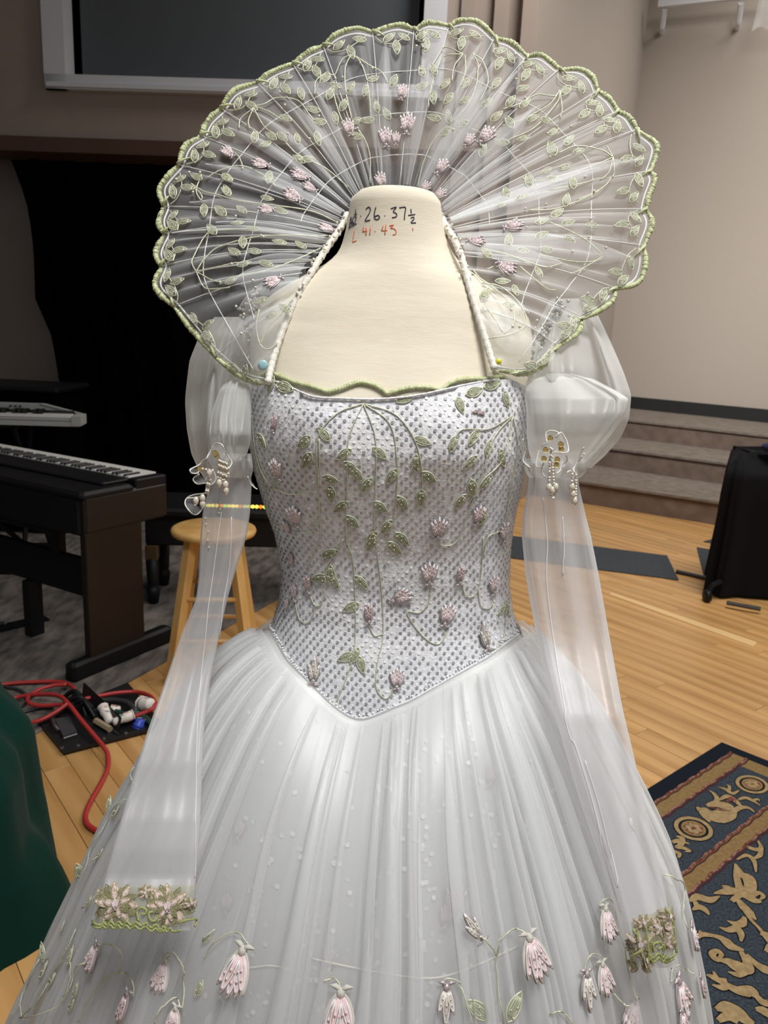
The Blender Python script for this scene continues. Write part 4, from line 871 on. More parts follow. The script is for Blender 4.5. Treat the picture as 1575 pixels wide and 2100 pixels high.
def skirt_pt(th, t, off, amp, pl, shrink=1.0, puff=0.0):
    """t 0 at the waist seam .. 1 at the floor"""
    fr0, dth = foldfun(th, t, pl) if pl else (0.0, 0.0); th = th + dth * min(1.0, .45 + t * 5)
    z0 = zb(th); side_ = abs(math.sin(th)) ** 2
    z = z0 + (.016 - z0) * t; z += puff * side_ * math.sin(PI * min(t / .10, 1)) * (1 if t < .1 else 0)
    p0 = torso(th, z0, .004)
    Lz, Rz = np.interp(z, PZ, PL_), np.interp(z, PZ, PR_); L0, R0 = np.interp(z0, PZ, PL_), np.interp(z0, PZ, PR_)
    cx, a = (Lz + Rz) / 2, (Rz - Lz) / 2 * shrink; cx0, a0 = (L0 + R0) / 2, (R0 - L0) / 2 * shrink
    s, c = math.sin(th), math.cos(th)
    q = np.array([cx + a * s, Y0 - a * .93 * c]); q0 = np.array([cx0 + a0 * s, Y0 - a0 * .93 * c])
    k = math.exp(-((z0 - z) / .06)) if z < z0 else 1.0
    xy = q + (p0[:2] - q0) * k
    f_ = fr0 * amp * min(1.0, .28 + t * 2.6) * (1 if t > 0.004 else 0)
    d = np.array([s, -c]); xy = xy + d * (off + f_)
    return np.array([xy[0], xy[1], z])
def skirt_flat(th, t, off, shrink, puff): return skirt_pt(th, t, off, 0.0, None, shrink, puff)
def skirt(name, m, off, amp, seed, n, NTH, NR, shrink=1.0, puff=0.0, tmax=1.0, folds=0):
    pl = pleats(seed, n); ths = np.linspace(0, 2 * PI, NTH + 1)[:-1]; ts = np.concatenate([np.linspace(0, .1, 10)[:-1], np.linspace(.1, tmax, NR - 9)])
    b_ = MB(); b_.grid([[skirt_pt(th, t, off, amp, pl, shrink, puff) for th in ths] for t in ts], True)
    if folds:                                   # gathers that double over and lie on the skirt
        r_ = np.random.default_rng(seed + 40)
        for k in range(folds):
            th0 = r_.uniform(-1.75, 1.75) if k < folds * .85 else r_.uniform(1.75, 2 * PI - 1.75)
            ta = 0.0 if r_.random() < .72 else r_.uniform(.04, .3); tb = min(1.0, ta + r_.uniform(.35, 1.1)); w0, w1 = r_.uniform(.008, .03), r_.uniform(.012, .062)
            p1_, p2_, a1 = r_.uniform(0, 6.28), r_.uniform(0, 6.28), r_.uniform(.004, .016); G = []
            for t in np.linspace(ta, tb, 26):
                s_ = (t - ta) / (tb - ta); cc = th0 + a1 * math.sin(5 * s_ + p1_) + .3 * a1 * math.sin(13 * s_ + p2_); hw = (w0 + (w1 - w0) * s_) * (.75 + .25 * math.sin(6 * s_ + p2_)) * min(1, s_ * 9 + (.5 if ta == 0 else .02)) * min(1, (1 - s_) * 6 + .03)
                row = []
                for x in (-1, -.97, -.85, -.5, 0, .5, .85, .97, 1): row.append(skirt_flat(cc + x * hw, t, off + amp * .55 + .007 * (1 - abs(x) ** 7) - .003 * (x > .98), shrink, puff))
                G.append(row)
            b_.grid(G)
    tr = bvh(b_)
    return part(name, b_, m, gown, True), tr
sk1, T_sk = skirt('outer_skirt', M_sk1, .011, .019, 3, 50, 1200, 36, 1.0, .03, folds=84)
sk2, T_sk2 = skirt('under_skirt', M_sk2, .001, .012, 11, 50, 800, 26, .955, .015)
lin_, T_lin = skirt('skirt_lining', M_lin, -.006, .007, 5, 30, 420, 24, .90)
# sequins sewn on the lining, seen as pale dots through the organza
sq = MB(); plL = pleats(5, 30)
for k in range(2600):
    t = rng.random() ** .8 * .9 + .02; th = rng.normal() * 1.0
    p = skirt_pt(th, t, -.004, .007, plL, .90); d = np.array([math.sin(th), -math.cos(th), .25]) + rng.normal(size=3) * .25; d /= np.linalg.norm(d); a_ = np.cross(d, (0, 0, 1)); a_ /= np.linalg.norm(a_); c_ = np.cross(d, a_)
    sq.add([p + .0032 * (math.cos(j * PI / 3) * a_ + math.sin(j * PI / 3) * c_) for j in range(6)], [tuple(range(6))])
part('sequins', sq, M_seqp, lin_, kind='stuff')
TS = [T_sk]
b_ = MB().grid([[skirt_flat(th, t, .02, 1.0, .03) for th in np.linspace(0, 2 * PI, 161)[:-1]] for t in np.linspace(0, 1, 30)], True); T_sks = bvh(b_)
# hem-line of the hidden petticoat tier, a pale thread through the folds
for px in ([(640, 1965), (760, 1990), (880, 2005), (960, 1985), (1060, 1940)], [(1110, 1905), (1150, 1895), (1165, 1930)], [(500, 1985), (560, 1980), (600, 1990)]): vine(px, [T_sk2], sk2, .0012, M_white, .002, 'tier_seam', 8, False)
for c, L_ in (((930, 1845), 70), ((915, 1875), 50), ((680, 1965), 46), ((470, 1850), 40), ((1005, 1590), 40), ((1200, 1590), 44), ((495, 1700), 40)): motif('flower', ME_tul, c, 80, L_, [T_lin], lin_, .004)
SL = [(243, 1662, 30, 40), (228, 1650, 100, 34), (205, 1747, 15, 42), (165, 1785, 100, 40), (130, 1895, 120, 32), (140, 1940, 40, 36), (92, 1950, 120, 34), (95, 1990, 60, 34), (112, 2008, 30, 36), (133, 2045, 290, 36), (160, 2028, 80, 30), (152, 2056, 60, 28), (978, 2068, 140, 52), (1052, 2062, 55, 56), (414, 2026, 70, 30), (428, 1925, 215, 24), (150, 1960, 90, 34), (188, 1850, 60, 26)]
for u, v, a, L_ in SL: motif('leaf', ME_leaf, (u, v), a, L_, TS, sk1, .004, ntree=T_sks)
SF = [(278, 1552, 70, 44, ME_lil), (182, 1722, 75, 44, ME_bud), (200, 1966, 255, 50, ME_fl), (328, 1996, 260, 58, ME_tul), (263, 2062, 255, 52, ME_bud), (366, 2095, 265, 50, ME_tul), (490, 1992, 258, 84, ME_tul), (700, 2080, 268, 84, ME_tul), (910, 2058, 265, 66, ME_lil), (965, 1897, 125, 54, ME_lil), (1090, 1962, 280, 78, ME_tul), (1240, 1893, 262, 62, ME_tul), (1197, 2030, 262, 62, ME_lil), (1232, 2005, 270, 54, ME_tul), (1233, 1738, 280, 40, ME_bud), (1285, 2078, 230, 62, ME_fl), (1392, 2040, 290, 68, ME_fl), (1412, 1922, 280, 44, ME_fl), (1430, 2020, 275, 36, ME_bud), (1285, 1690, 265, 30, ME_lil), (1390, 2095, 270, 40, ME_fl)]
for u, v, a, L_, me in SF: motif('flower', me, (u, v), a, L_, TS, sk1, .006, ntree=T_sks)
for px in ([(278, 1572), (270, 1590), (280, 1610), (276, 1625), (250, 1645), (232, 1665), (215, 1700), (192, 1735), (180, 1775), (165, 1800)], [(245, 1660), (232, 1668)], [(205, 1750), (190, 1762)], [(210, 1830), (170, 1860)], [(200, 1948), (225, 1935), (250, 1950), (253, 1970), (242, 1992), (215, 2010), (185, 2050), (165, 2095)], [(245, 1993), (265, 1995), (278, 2020), (277, 2042)], [(338, 1975), (348, 1955), (362, 1955), (375, 1990), (382, 2030), (378, 2070)], [(375, 2068), (368, 2048), (350, 2045), (325, 2075), (320, 2096)],
           [(500, 1960), (507, 1935), (495, 1915), (475, 1912), (450, 1928), (432, 1945), (422, 1965)], [(702, 2045), (697, 2015), (682, 2003), (665, 2010)], [(908, 2030), (906, 2012), (920, 2005), (945, 2018), (958, 2060), (968, 2098)], [(985, 1918), (1005, 1942), (1012, 1960)], [(1085, 1935), (1075, 1910), (1055, 1903), (1035, 1915), (1020, 1945), (1016, 1990), (1018, 2040), (1025, 2075), (1027, 2098)], [(1232, 1870), (1228, 1850), (1245, 1843), (1258, 1860), (1262, 1890), (1275, 1935), (1284, 1990), (1300, 2050)],
           [(1196, 2008), (1198, 1975), (1212, 1955), (1230, 1962), (1236, 1985)], [(1256, 2035), (1275, 2055), (1290, 2060)], [(1125, 2078), (1150, 2072), (1162, 2085), (1170, 2098)], [(1356, 1792), (1395, 1808), (1400, 1840), (1396, 1880), (1406, 1905)], [(1420, 1995), (1405, 1985), (1395, 1990)], [(1372, 2015), (1375, 1985), (1390, 1978)], [(420, 1925), (445, 1905)],
           [(160, 1905), (140, 1950), (115, 1985), (100, 2010)], [(150, 1960), (145, 2000), (130, 2045), (100, 2075), (45, 2088)], [(85, 1965), (60, 2010), (45, 2060), (48, 2085)], [(100, 2010), (70, 2060), (50, 2085)], [(175, 1975), (160, 1985), (150, 2020), (135, 2045)]): vine(px, TS, sk1, .0009, None, .003, soft=4)
# ---- long hanging sleeves
def sheet_tube(name, rowsd, m, trees=None, gap=.014, seed=0, K=64, wr=.35, parent=None, thick=1.0, creases=5, sub=9):
    """flattened sleeve: rows (v, left u, right u, Y, half depth), hung in front of whatever cloth it meets"""
    R0_ = np.array(rowsd, float); n = (len(R0_) - 1) * sub + 1; tt = np.linspace(0, len(R0_) - 1, n); R_ = np.array([[np.interp(x, range(len(R0_)), R0_[:, k]) for k in range(5)] for x in tt])
    for k in range(1, 5):
        for _ in range(3): R_[1:-1, k] = (R_[:-2, k] + 2 * R_[1:-1, k] + R_[2:, k]) / 4
    if trees:
        for i in range(n):
            v, ul, ur, Yr, dY = R_[i]; ys = [h[0][1] for u in np.linspace(ul, ur, 14) for h in [hit(u, v, trees, 0)] if h is not None]
            if ys: R_[i, 3] = min(Yr, min(ys) - dY - gap)
        for _ in range(40): R_[1:-1, 3] = np.minimum(R_[1:-1, 3], (R_[:-2, 3] + 2 * R_[1:-1, 3] + R_[2:, 3]) / 4)
    r_ = np.random.default_rng(seed); ph = r_.uniform(0, 6.28, 8); fr = r_.integers(2, 9, 8); P = []
    cen = r_.uniform(.5, 5.8, creases); dr = r_.normal(size=creases) * .25; wd = r_.uniform(.07, .14, creases)
    for i in range(n):
        v, ul, ur, Yr, dY = R_[i]; t = i / (n - 1); row = []
        for k in range(K):
            a = 2 * PI * k / K; c, s = math.cos(a), math.sin(a)
            s = math.copysign(abs(s) ** .75, s)
            w_ = sum(math.sin(fr[q] * a + ph[q] + 2.2 * t * (q % 3 - 1)) for q in range(4)) * .25 * wr
            cr = sum(math.exp(-((((a - cen[q] - dr[q] * t + PI) % (2 * PI)) - PI) / wd[q]) ** 2) for q in range(creases)) * .55
            u = (ul + ur) / 2 + (ur - ul) / 2 * c; row.append(at(u, v, Yr - dY * (s * (1 + w_) + cr * abs(s)) * thick))
        P.append(row)
    b_ = MB().grid(P, True); tr = bvh(b_); return part(name, b_, m, parent or gown, True), tr, R_
LSL = [(940, 438, 514, 1.0, .03), (1000, 428, 516, .99, .032), (1050, 416, 513, .98, .03), (1100, 411, 506, .97, .028), (1180, 408, 480, .96, .026), (1230, 402, 466, .95, .024), (1300, 372, 450, .94, .022), (1400, 338, 430, .92, .02), (1500, 302, 418, .9, .018), (1600, 271, 414, .9, .016), (1700, 242, 410, .9, .014), (1800, 213, 402, .9, .012), (1850, 204, 396, .9, .012), (1908, 199, 391, .9, .012)]
RSL = [(945, 1086, 1182, 1.0, .03), (1000, 1083, 1188, .99, .034), (1060, 1072, 1202, .98, .034), (1100, 1070, 1212, .97, .032), (1180, 1078, 1228, .96, .03), (1250, 1090, 1240, .95, .028), (1350, 1110, 1258, .94, .024), (1450, 1134, 1276, .92, .02), (1550, 1162, 1300, .9, .018), (1650, 1192, 1322, .9, .016), (1750, 1226, 1346, .9, .014), (1850, 1258, 1368, .9, .013), (1920, 1276, 1380, .9, .013), (1985, 1298, 1386, .9, .012)]
sl_l, T_sl, _ = sheet_tube('lower_sleeve', LSL, M_sl2, [T_sk, T_bod], seed=2, creases=4)
sl_r, T_sr, _ = sheet_tube('lower_sleeve', RSL, M_sl2, [T_sk, T_bod], seed=4, creases=4)
# folded seam threads down the sleeves
for px in ([(1112, 1020), (1122, 1100), (1120, 1180), (1128, 1260), (1142, 1360), (1162, 1480), (1188, 1560), (1218, 1660), (1240, 1750), (1262, 1830), (1275, 1870)], [(1152, 1060), (1156, 1120), (1154, 1180)], [(1200, 1560), (1228, 1650), (1250, 1740), (1268, 1820)]): vine(px, [T_sr], sl_r, .0008, M_sth, .0012, 'sleeve_seam', 10, False)
for px in ([(455, 1050), (448, 1100), (438, 1180), (425, 1270), (412, 1380), (405, 1500), (402, 1620), (400, 1740), (398, 1800)], [(475, 1060), (470, 1150), (455, 1260), (440, 1360), (420, 1470)]): vine(px, [T_sl], sl_l, .0006, M_sth, .0012, 'sleeve_seam', 10, False)
# tiny pearls down the left sleeve
pe = MB()
for u, v in ((452, 1030), (451, 1045), (424, 1063), (421, 1075), (428, 1090), (427, 1108), (428, 1122), (449, 1052), (450, 1038)):
    h = hit(u, v, T_sl, .002)
    if h: pe.ball(h[0], .0016, 0, 6, 4)
part('pearls', pe, M_pearl, sl_l, True)
# ---- puffed upper sleeves
def puff(rowsd, seed, K=72, m=None, wr=.25, creases=4, sub=8): return sheet_tube('sleeve_puff', rowsd, m or M_sl, None, 0, seed, K, wr, gown, 1.0, creases, sub)
puff([(650, 440, 520, 1.10, .02), (690, 408, 520, 1.10, .05), (740, 388, 515, 1.10, .07), (820, 379, 505, 1.09, .08), (880, 383, 495, 1.07, .075), (930, 392, 480, 1.06, .06), (965, 408, 470, 1.05, .045), (990, 425, 470, 1.04, .03)], 21)
puff([(775, 468, 515, 1.0, .016), (800, 450, 516, .99, .032), (850, 432, 516, .97, .045), (890, 428, 515, .955, .048), (915, 432, 512, .96, .042), (935, 445, 505, .975, .03), (945, 462, 490, .985, .02)], 22)
puff([(612, 1130, 1205, 1.11, .03), (650, 1108, 1228, 1.11, .06), (700, 1088, 1252, 1.10, .085), (760, 1078, 1278, 1.08, .10), (810, 1080, 1295, 1.08, .10), (860, 1086, 1290, 1.08, .095), (900, 1092, 1272, 1.08, .085), (935, 1100, 1240, 1.07, .065), (960, 1112, 1212, 1.06, .045)], 23)
puff([(766, 1120, 1172, 1.0, .018), (778, 1086, 1218, .99, .035), (800, 1076, 1262, .975, .05), (818, 1077, 1290, .965, .062), (850, 1080, 1282, .955, .068), (890, 1080, 1255, .955, .065), (925, 1084, 1225, .965, .052), (950, 1092, 1200, .98, .035)], 24)
# ruffled elbow bands
for px, sd in (([(930, 425, 516, .99, .034), (945, 420, 518, .985, .04), (962, 424, 520, .985, .038), (980, 430, 515, .99, .032)], 31), ([(940, 1078, 1200, .985, .04), (955, 1074, 1206, .98, .048), (968, 1078, 1202, .98, .046), (980, 1085, 1190, .985, .038)], 32)):
    sheet_tube('elbow_ruffle', px, M_lace if False else M_sl, None, 0, sd, 60, .5, gown, 1.0, 9, 5)
# white corded lace petals with pearls at the elbows
def c7l(x, y): return 340 + x * .1715, 780 + y * .1715
def c8(x, y): return 1040 + x * .2476, 640 + y * .2476
def lace(outlines, C_, Yp, name, fillm=M_sl):
    root = None
    for o_ in outlines:
        P = [at(*C_(*p), Yp + .006 * math.sin(i * 1.1)) for i, p in enumerate(o_)]; S_ = spline(P, 5)
        b_ = MB(); b_.tube(S_, .0008, 5, 0); c = S_.mean(0) + np.array([0, .006, 0]); k = len(S_); b_.add(list(S_) + [c], [(i, i + 1, k) for i in range(k - 1)], 1)
        part(name, b_, [M_white, M_org], gown, True)
lace([[(330, 1090), (320, 1010), (350, 985), (410, 990), (425, 1010), (400, 1040)], [(425, 1010), (450, 1000), (490, 1060), (508, 1130), (500, 1160), (460, 1170), (380, 1160)], [(330, 1090), (280, 1110), (255, 1180), (240, 1270), (280, 1285), (310, 1240)], [(310, 1240), (285, 1300), (300, 1350), (340, 1380)], [(490, 1180), (497, 1230), (450, 1270), (440, 1310), (410, 1335), (380, 1310)], [(635, 1120), (600, 1190), (560, 1280), (545, 1300), (560, 1330)], [(625, 1190), (590, 1240), (600, 1215), (640, 1170)], [(495, 1330), (520, 1315), (550, 1340), (570, 1330)], [(130, 1050), (150, 1150), (130, 1230), (190, 1290)]], c8, .868, 'lace_petal')
lace([[(490, 930), (520, 870), (590, 760), (640, 755), (680, 780), (700, 840)], [(700, 840), (735, 890), (790, 980), (760, 1050)], [(490, 930), (430, 970), (400, 1010), (300, 1060), (290, 1080), (310, 1110), (380, 1110), (400, 1070)], [(400, 1120), (340, 1160), (330, 1200), (380, 1240), (470, 1230), (540, 1250), (600, 1180), (560, 1060)], [(470, 1350), (330, 1370), (250, 1410), (230, 1480), (280, 1560), (330, 1600), (380, 1600), (420, 1560), (440, 1530)], [(250, 1410), (380, 1400), (430, 1380)], [(980, 1150), (1010, 1230), (1060, 1280), (1090, 1300)]], c7l, .892, 'lace_petal')
def pearls(strands, bigs, C_, Yp, golds):
    for (p, q, n) in strands:
        b_ = MB(); n = max(3, int(n * .8))
        for k in range(n): t = k / max(n - 1, 1); b_.ball(at(*C_(p[0] + (q[0] - p[0]) * t, p[1] + (q[1] - p[1]) * t), Yp - .004 + .002 * math.sin(k * 2.3)), .0017, 0, 7, 5)
        part('pearl_strand', b_, M_pearl, gown, True)
    for x, y in bigs: part('drop_pearl', MB().ball(at(*C_(x, y), Yp - .005), (.0036, .0036, .0052), 0, 8, 6), M_pearl, gown, True)
    for x, y in golds:
        c = at(*C_(x, y), Yp - .003); part('gold_sequin', MB().add([c + .0034 * (math.cos(k * PI / 4) * cR + math.sin(k * PI / 4) * cU) + np.array([0, .001 * (k % 2), 0]) for k in range(8)], [tuple(range(8))]), M_gold, gown)
pearls([((360, 1130), (365, 1190), 4), ((372, 1140), (372, 1200), 4), ((355, 1200), (348, 1420), 13), ((372, 1240), (388, 1420), 11), ((540, 1345), (535, 1430), 6), ((572, 1350), (568, 1560), 13), ((345, 1490), (378, 1540), 4), ((405, 1490), (385, 1540), 4)], [(347, 1455), (402, 1452), (375, 1480), (538, 1450), (545, 1510), (558, 1565)], c8, .862, [(358, 1045), (445, 1095), (448, 1135), (415, 1220), (408, 1265), (318, 1140), (305, 1215)])
pearls([((640, 960), (622, 1160), 10), ((662, 970), (655, 1170), 10), ((685, 980), (680, 1190), 10), ((708, 985), (705, 1190), 10), ((730, 1000), (728, 1180), 9), ((752, 1050), (748, 1150), 5), ((505, 1180), (480, 1345), 9), ((530, 1190), (500, 1350), 9), ((370, 1420), (350, 1490), 4), ((440, 1060), (560, 1080), 6)], [(640, 1230), (715, 1250), (440, 1410), (440, 1480), (360, 1440), (520, 1110), (720, 1320)], c7l, .885, [(590, 870), (640, 1030), (410, 1060), (610, 905)])
# ---- lace cuffs of the sleeves
def rosette(parent, trees, cu_, R_, seed, off):
    r_ = np.random.default_rng(seed); k = 0
    for ring, nn, L_ in ((R_ * .68, 16, R_ * .8), (R_ * .42, 11, R_ * .66), (R_ * .2, 6, R_ * .45)):
        for j in range(nn):
            a = j * 360 / nn + r_.normal() * 8; c = (cu_[0] + ring * math.cos(math.radians(a)), cu_[1] - ring * math.sin(math.radians(a)) * .92)
            motif('petal', ME_pet if (j + int(ring < R_ * .5)) % 2 else ME_petp, c, a, L_, trees, parent, off + (.0015 if ring < R_ * .5 else 0))
    motif('petal', ME_fl, cu_, 90, R_ * .5, trees, parent, off + .003)
ME_pet = leaf_mesh('lace_petal', [mat('olive_thread', srgb(160, 154, 112), .45, bump=.5), M_lace, M_pink]); ME_petp = leaf_mesh('pink_petal', [mat('olive_thread_light', srgb(196, 184, 150), .45, bump=.5), M_pink, M_pink])
def cuff(sleeve, tree, outline_rows, ros, cords, off):
    P = []
    for (ul, vl, ur, vr) in outline_rows:
        row = []
        for k in range(25):
            t = k / 24; h = hit(ul + (ur - ul) * t, vl + (vr - vl) * t, tree, off); row.append(h[0] if h else (row[-1] if row else at(ul, vl, .8)))
        P.append(row)
    b_ = MB().grid(P); band = part('lace_cuff', b_, M_lace, gown, True)
    for c, R_ in ros: rosette(band, tree, c, R_, int(c[0]), off + .002)
    for px, rr in cords: vine(px, tree, band, rr, M_cuffc, off + .003, 'cuff_cord', 7)
def scal(p, q, n, d): return [(p[0] + (q[0] - p[0]) * k / (2 * n), p[1] + (q[1] - p[1]) * k / (2 * n) + (d if k % 2 else 0)) for k in range(2 * n + 1)]
cuff(sl_l, [T_sl], [(212, 1822, 395, 1816), (206, 1850, 393, 1848), (203, 1875, 391, 1885), (201, 1896, 389, 1914)], [((243, 1853), 42), ((346, 1858), 43), ((301, 1832), 15), ((388, 1852), 12)],
     [(scal((200, 1886), (300, 1888), 6, 7), .0013), (scal((198, 1892), (298, 1896), 6, 7), .0013), (scal((300, 1888), (390, 1908), 5, 9), .0013), (scal((300, 1896), (388, 1917), 5, 8), .0013), ([(288, 1885), (285, 1868), (292, 1860), (300, 1864), (298, 1873), (291, 1872)], .0014), ([(312, 1868), (305, 1872), (308, 1884), (318, 1884), (322, 1874)], .0014), ([(372, 1890), (380, 1884), (392, 1884), (390, 1898)], .0013)], .003)
cuff(sl_r, [T_sr], [(1302, 1888, 1362, 1858), (1296, 1920, 1372, 1905), (1292, 1950, 1376, 1940), (1300, 1985, 1376, 1958)], [((1312, 1932), 28), ((1350, 1900), 26), ((1312, 1972), 24), ((1364, 1878), 20), ((1316, 1890), 18), ((1368, 1930), 16)],
     [(scal((1325, 1950), (1376, 1952), 3, 8), .0014), (scal((1328, 1958), (1374, 1960), 3, 8), .0014), ([(1335, 1945), (1334, 1932), (1344, 1928), (1350, 1936), (1342, 1942)], .0014), ([(1358, 1945), (1356, 1934), (1364, 1932), (1366, 1942)], .0014), ([(1300, 1900), (1304, 1950), (1306, 2000)], .0016), ([(1318, 1890), (1326, 1950), (1322, 2005)], .0014), ([(1360, 1862), (1372, 1900), (1377, 1950)], .0014)], .003)
# ---- beaded shoulder trims seen through the collar
for pth, lab in (([(522, 615), (512, 650), (516, 690), (522, 730), (520, 770)], 0), ([(1152, 622), (1135, 650), (1112, 690), (1092, 725), (1080, 760)], 1)):
    S_ = spline([at(u, v, 1.03) for u, v in pth], 12); b_ = MB(); t_ = MB(); t_.tube(S_ + np.array([0, .008, 0]), .010, 6)
    for q in S_:
        for k in range(5): b_.ball(q + rng.normal(size=3) * .0045 + np.array([0, -.003, 0]), .0024, 0, 6, 4)
    tr_ = part('shoulder_trim', t_, M_sl, gown, True); part('trim_beads', b_, mat('grey_beads%d' % lab, srgb(196, 192, 184), .3, metal=.3), tr_, True, kind='stuff')
# ================================================================== FAN COLLAR
V = [(546, 787), (443, 733), (357, 630), (331, 547), (336, 481), (336, 424), (365, 339), (412, 279), (452, 223), (527, 169), (600, 131), (663, 94), (764, 66), (850, 60), (922, 53), (1017, 78), (1082, 116), (1149, 143), (1227, 187), (1269, 230), (1307, 267), (1333, 354), (1325, 431), (1320, 507), (1261, 593), (1193, 655), (1142, 712), (1012, 758)]
Bq = [[(497, 775)], [(399, 683)], [(318, 588)], [(319, 520)], [(325, 455)], [(326, 390), (340, 366)], [(380, 300)], [(424, 250)], [(478, 187)], [(558, 147)], [(630, 108)], [(690, 70), (730, 58)], [(813, 51)], [(880, 46)], [(945, 42), (980, 45)], [(1050, 88)], [(1112, 114)], [(1192, 143), (1216, 160)], [(1250, 203)], [(1290, 240)], [(1345, 295), (1345, 320)], [(1344, 366), (1332, 400)], [(1337, 459)], [(1324, 535), (1316, 570), (1298, 585)], [(1258, 615), (1229, 637)], [(1185, 682)], [(1121, 745), (1077, 765)]]
IN = [(550, 776), (604, 618), (626, 560), (658, 515), (676, 492), (690, 470), (703, 452), (712, 438), (720, 427), (732, 415), (745, 405), (762, 398), (785, 392), (820, 389), (838, 391), (855, 395), (870, 402), (885, 412), (897, 426), (903, 437), (909, 448), (916, 461), (921, 473), (929, 488), (946, 526), (961, 580), (976, 632), (1010, 746)]
NV = len(V); mid = (NV - 1) / 2
def rimY(k): x = abs(k - mid) / mid; return .955 + .265 * (1 - x ** 1.6)
def inY(k): x = abs(k - mid) / mid; return .948 + .20 * (1 - x ** 2.2) if x < .9 else .948 + .20 * (1 - x ** 2.2)
rim_px, rim_k = [], []
for i in range(NV - 1):
    seg = [V[i]] + Bq[i] + [V[i + 1]]; ctrl = np.array(seg, float)
    # a rounded scallop through the given points
    ss = spline(ctrl, 60 // (len(seg) - 1)); ss = ss[:-1]
    ch = np.array(V[i + 1], float) - np.array(V[i], float)
    for j, q in enumerate(ss): rim_px.append(q); rim_k.append(i + j / len(ss))
rim_px.append(np.array(V[-1], float)); rim_k.append(NV - 1.0); rim_px = np.array(rim_px); rim_k = np.array(rim_k)
INs = np.array(IN, float)
def interp_px(arr, k): return np.array([np.interp(k, range(len(arr)), arr[:, 0]), np.interp(k, range(len(arr)), arr[:, 1])])
rim3 = np.array([at(p[0], p[1], rimY(k)) for p, k in zip(rim_px, rim_k)])
ks = np.linspace(0, NV - 1, 1500)
rimD = np.stack([np.interp(ks, rim_k, rim3[:, j]) for j in range(3)], 1)
innD = np.array([at(*interp_px(INs, k), inY(k)) for k in ks])
def smooth(a, n):
    for _ in range(n): a = np.concatenate([a[:1], (a[:-2] + 2 * a[1:-1] + a[2:]) / 4, a[-1:]])
    return a
innD = smooth(innD, 60)
rc = np.random.default_rng(5); base = np.cumsum(rc.uniform(.4, 1.6, 50)); base = base / base[-1] * (NV - 1)
def plph(k): return np.interp(k, np.concatenate([[0], base]), np.arange(51)) * 2 * PI
ph = plph(ks); ampk = np.interp(ks, np.linspace(0, NV - 1, 60), rc.uniform(.4, 1.3, 60))
SS = np.linspace(0, 1, 26); gridc = []; flat = []
mid3 = rimD - innD
nrm = np.cross(np.gradient(rimD * .6 + innD * .4, axis=0), mid3); nrm /= np.linalg.norm(nrm, axis=1)[:, None] + 1e-9; nrm[nrm[:, 1] > 0] *= -1
nrm = smooth(nrm, 40)
for s_ in SS:
    base_ = innD + mid3 * s_
    A_ = .0055 * (1 - s_) ** .8 * min(1, s_ * 8 + .3) + .0018 * (1 - s_)
    wv = np.sign(np.sin(ph)) * np.abs(np.sin(ph)) ** .8 * ampk
    bow = .012 * math.sin(PI * s_)
    gridc.append(base_ + nrm * (A_ * wv + bow)[:, None]); flat.append(base_ + nrm * bow)
cb_ = MB().grid(gridc)
fb_ = MB().grid(np.array(flat)[:, ::5]); T_col = bvh(fb_)
# doubled folds of the gathered cloth, thin wedges lying on the fan
fr_ = np.random.default_rng(9)
for k in range(52):
    kc = fr_.uniform(.6, NV - 1.6); s1 = fr_.uniform(.45, .95); w0 = fr_.uniform(.08, .36); rowsq = []
    for s_ in np.linspace(.02, s1, 14):
        t = s_ / s1; hw = w0 * (.45 + 1.1 * math.sin(PI * min(t * .75 + .1, 1))) * (1 - t ** 4) ; cc = kc + .10 * math.sin(3 * t + k); rr = []
        for x in (-1, -.33, .33, 1):
            kk = min(max(cc + x * hw, 0), NV - 1); i = kk / (NV - 1) * 1499; i0 = int(i); i1 = min(i0 + 1, 1499); f_ = i - i0
            a = innD[i0] * (1 - f_) + innD[i1] * f_; b = rimD[i0] * (1 - f_) + rimD[i1] * f_; nn = nrm[i0]
            rr.append(a + (b - a) * s_ + nn * (.012 * math.sin(PI * s_) + .0045 + .003 * (1 - x * x)))
        rowsq.append(rr)
    cb_.grid(rowsq)
coll = part('fan_collar', cb_, M_org, gown, True)
# rim: thread-wrapped scalloped cord, white wire inside it, radial and hoop wires
kk = np.arange(len(rim3)); rimS = rim3
part('rim_cord', MB().tube(rimS + rng.normal(size=rimS.shape) * .0003, .0031 * (1 + .13 * np.sin(kk * 2.1) + rng.normal(size=len(kk)) * .06) * np.interp((rim_k % 1), [0, .25, .75, 1], [.7, 1.15, 1.15, .7]) * (1 + .12 * np.sin(rim_k * 9)), 7), M_green, coll, True)
def ringat(s_, k0, k1, off=.004, n=400):
    out = []
    for k in np.linspace(k0, k1, n):
        i = int(k / (NV - 1) * 1499); out.append(innD[i] + mid3[i] * s_ + nrm[i] * (.012 * math.sin(PI * s_) + off))
    return np.array(out)
inner_w = []
for k in np.linspace(0.0, NV - 1, 500):
    i = int(k / (NV - 1) * 1499); a, b = innD[i], rimD[i]; q = b + (a - b) / np.linalg.norm(a - b) * .0075; inner_w.append(q)
part('rim_wire', MB().tube(smooth(np.array(inner_w), 3), .0012, 5), M_wire, coll, True)
for s_, k0, k1, nm in ((.70, .35, NV - 1.35, 'hoop_wire'), (.44, 1.1, NV - 2.2, 'hoop_wire'), (.2, 5, NV - 6, 'hoop_wire')): part(nm, MB().tube(smooth(ringat(s_, k0, k1, -.001), 60), .0007, 5), M_wire, coll, True)
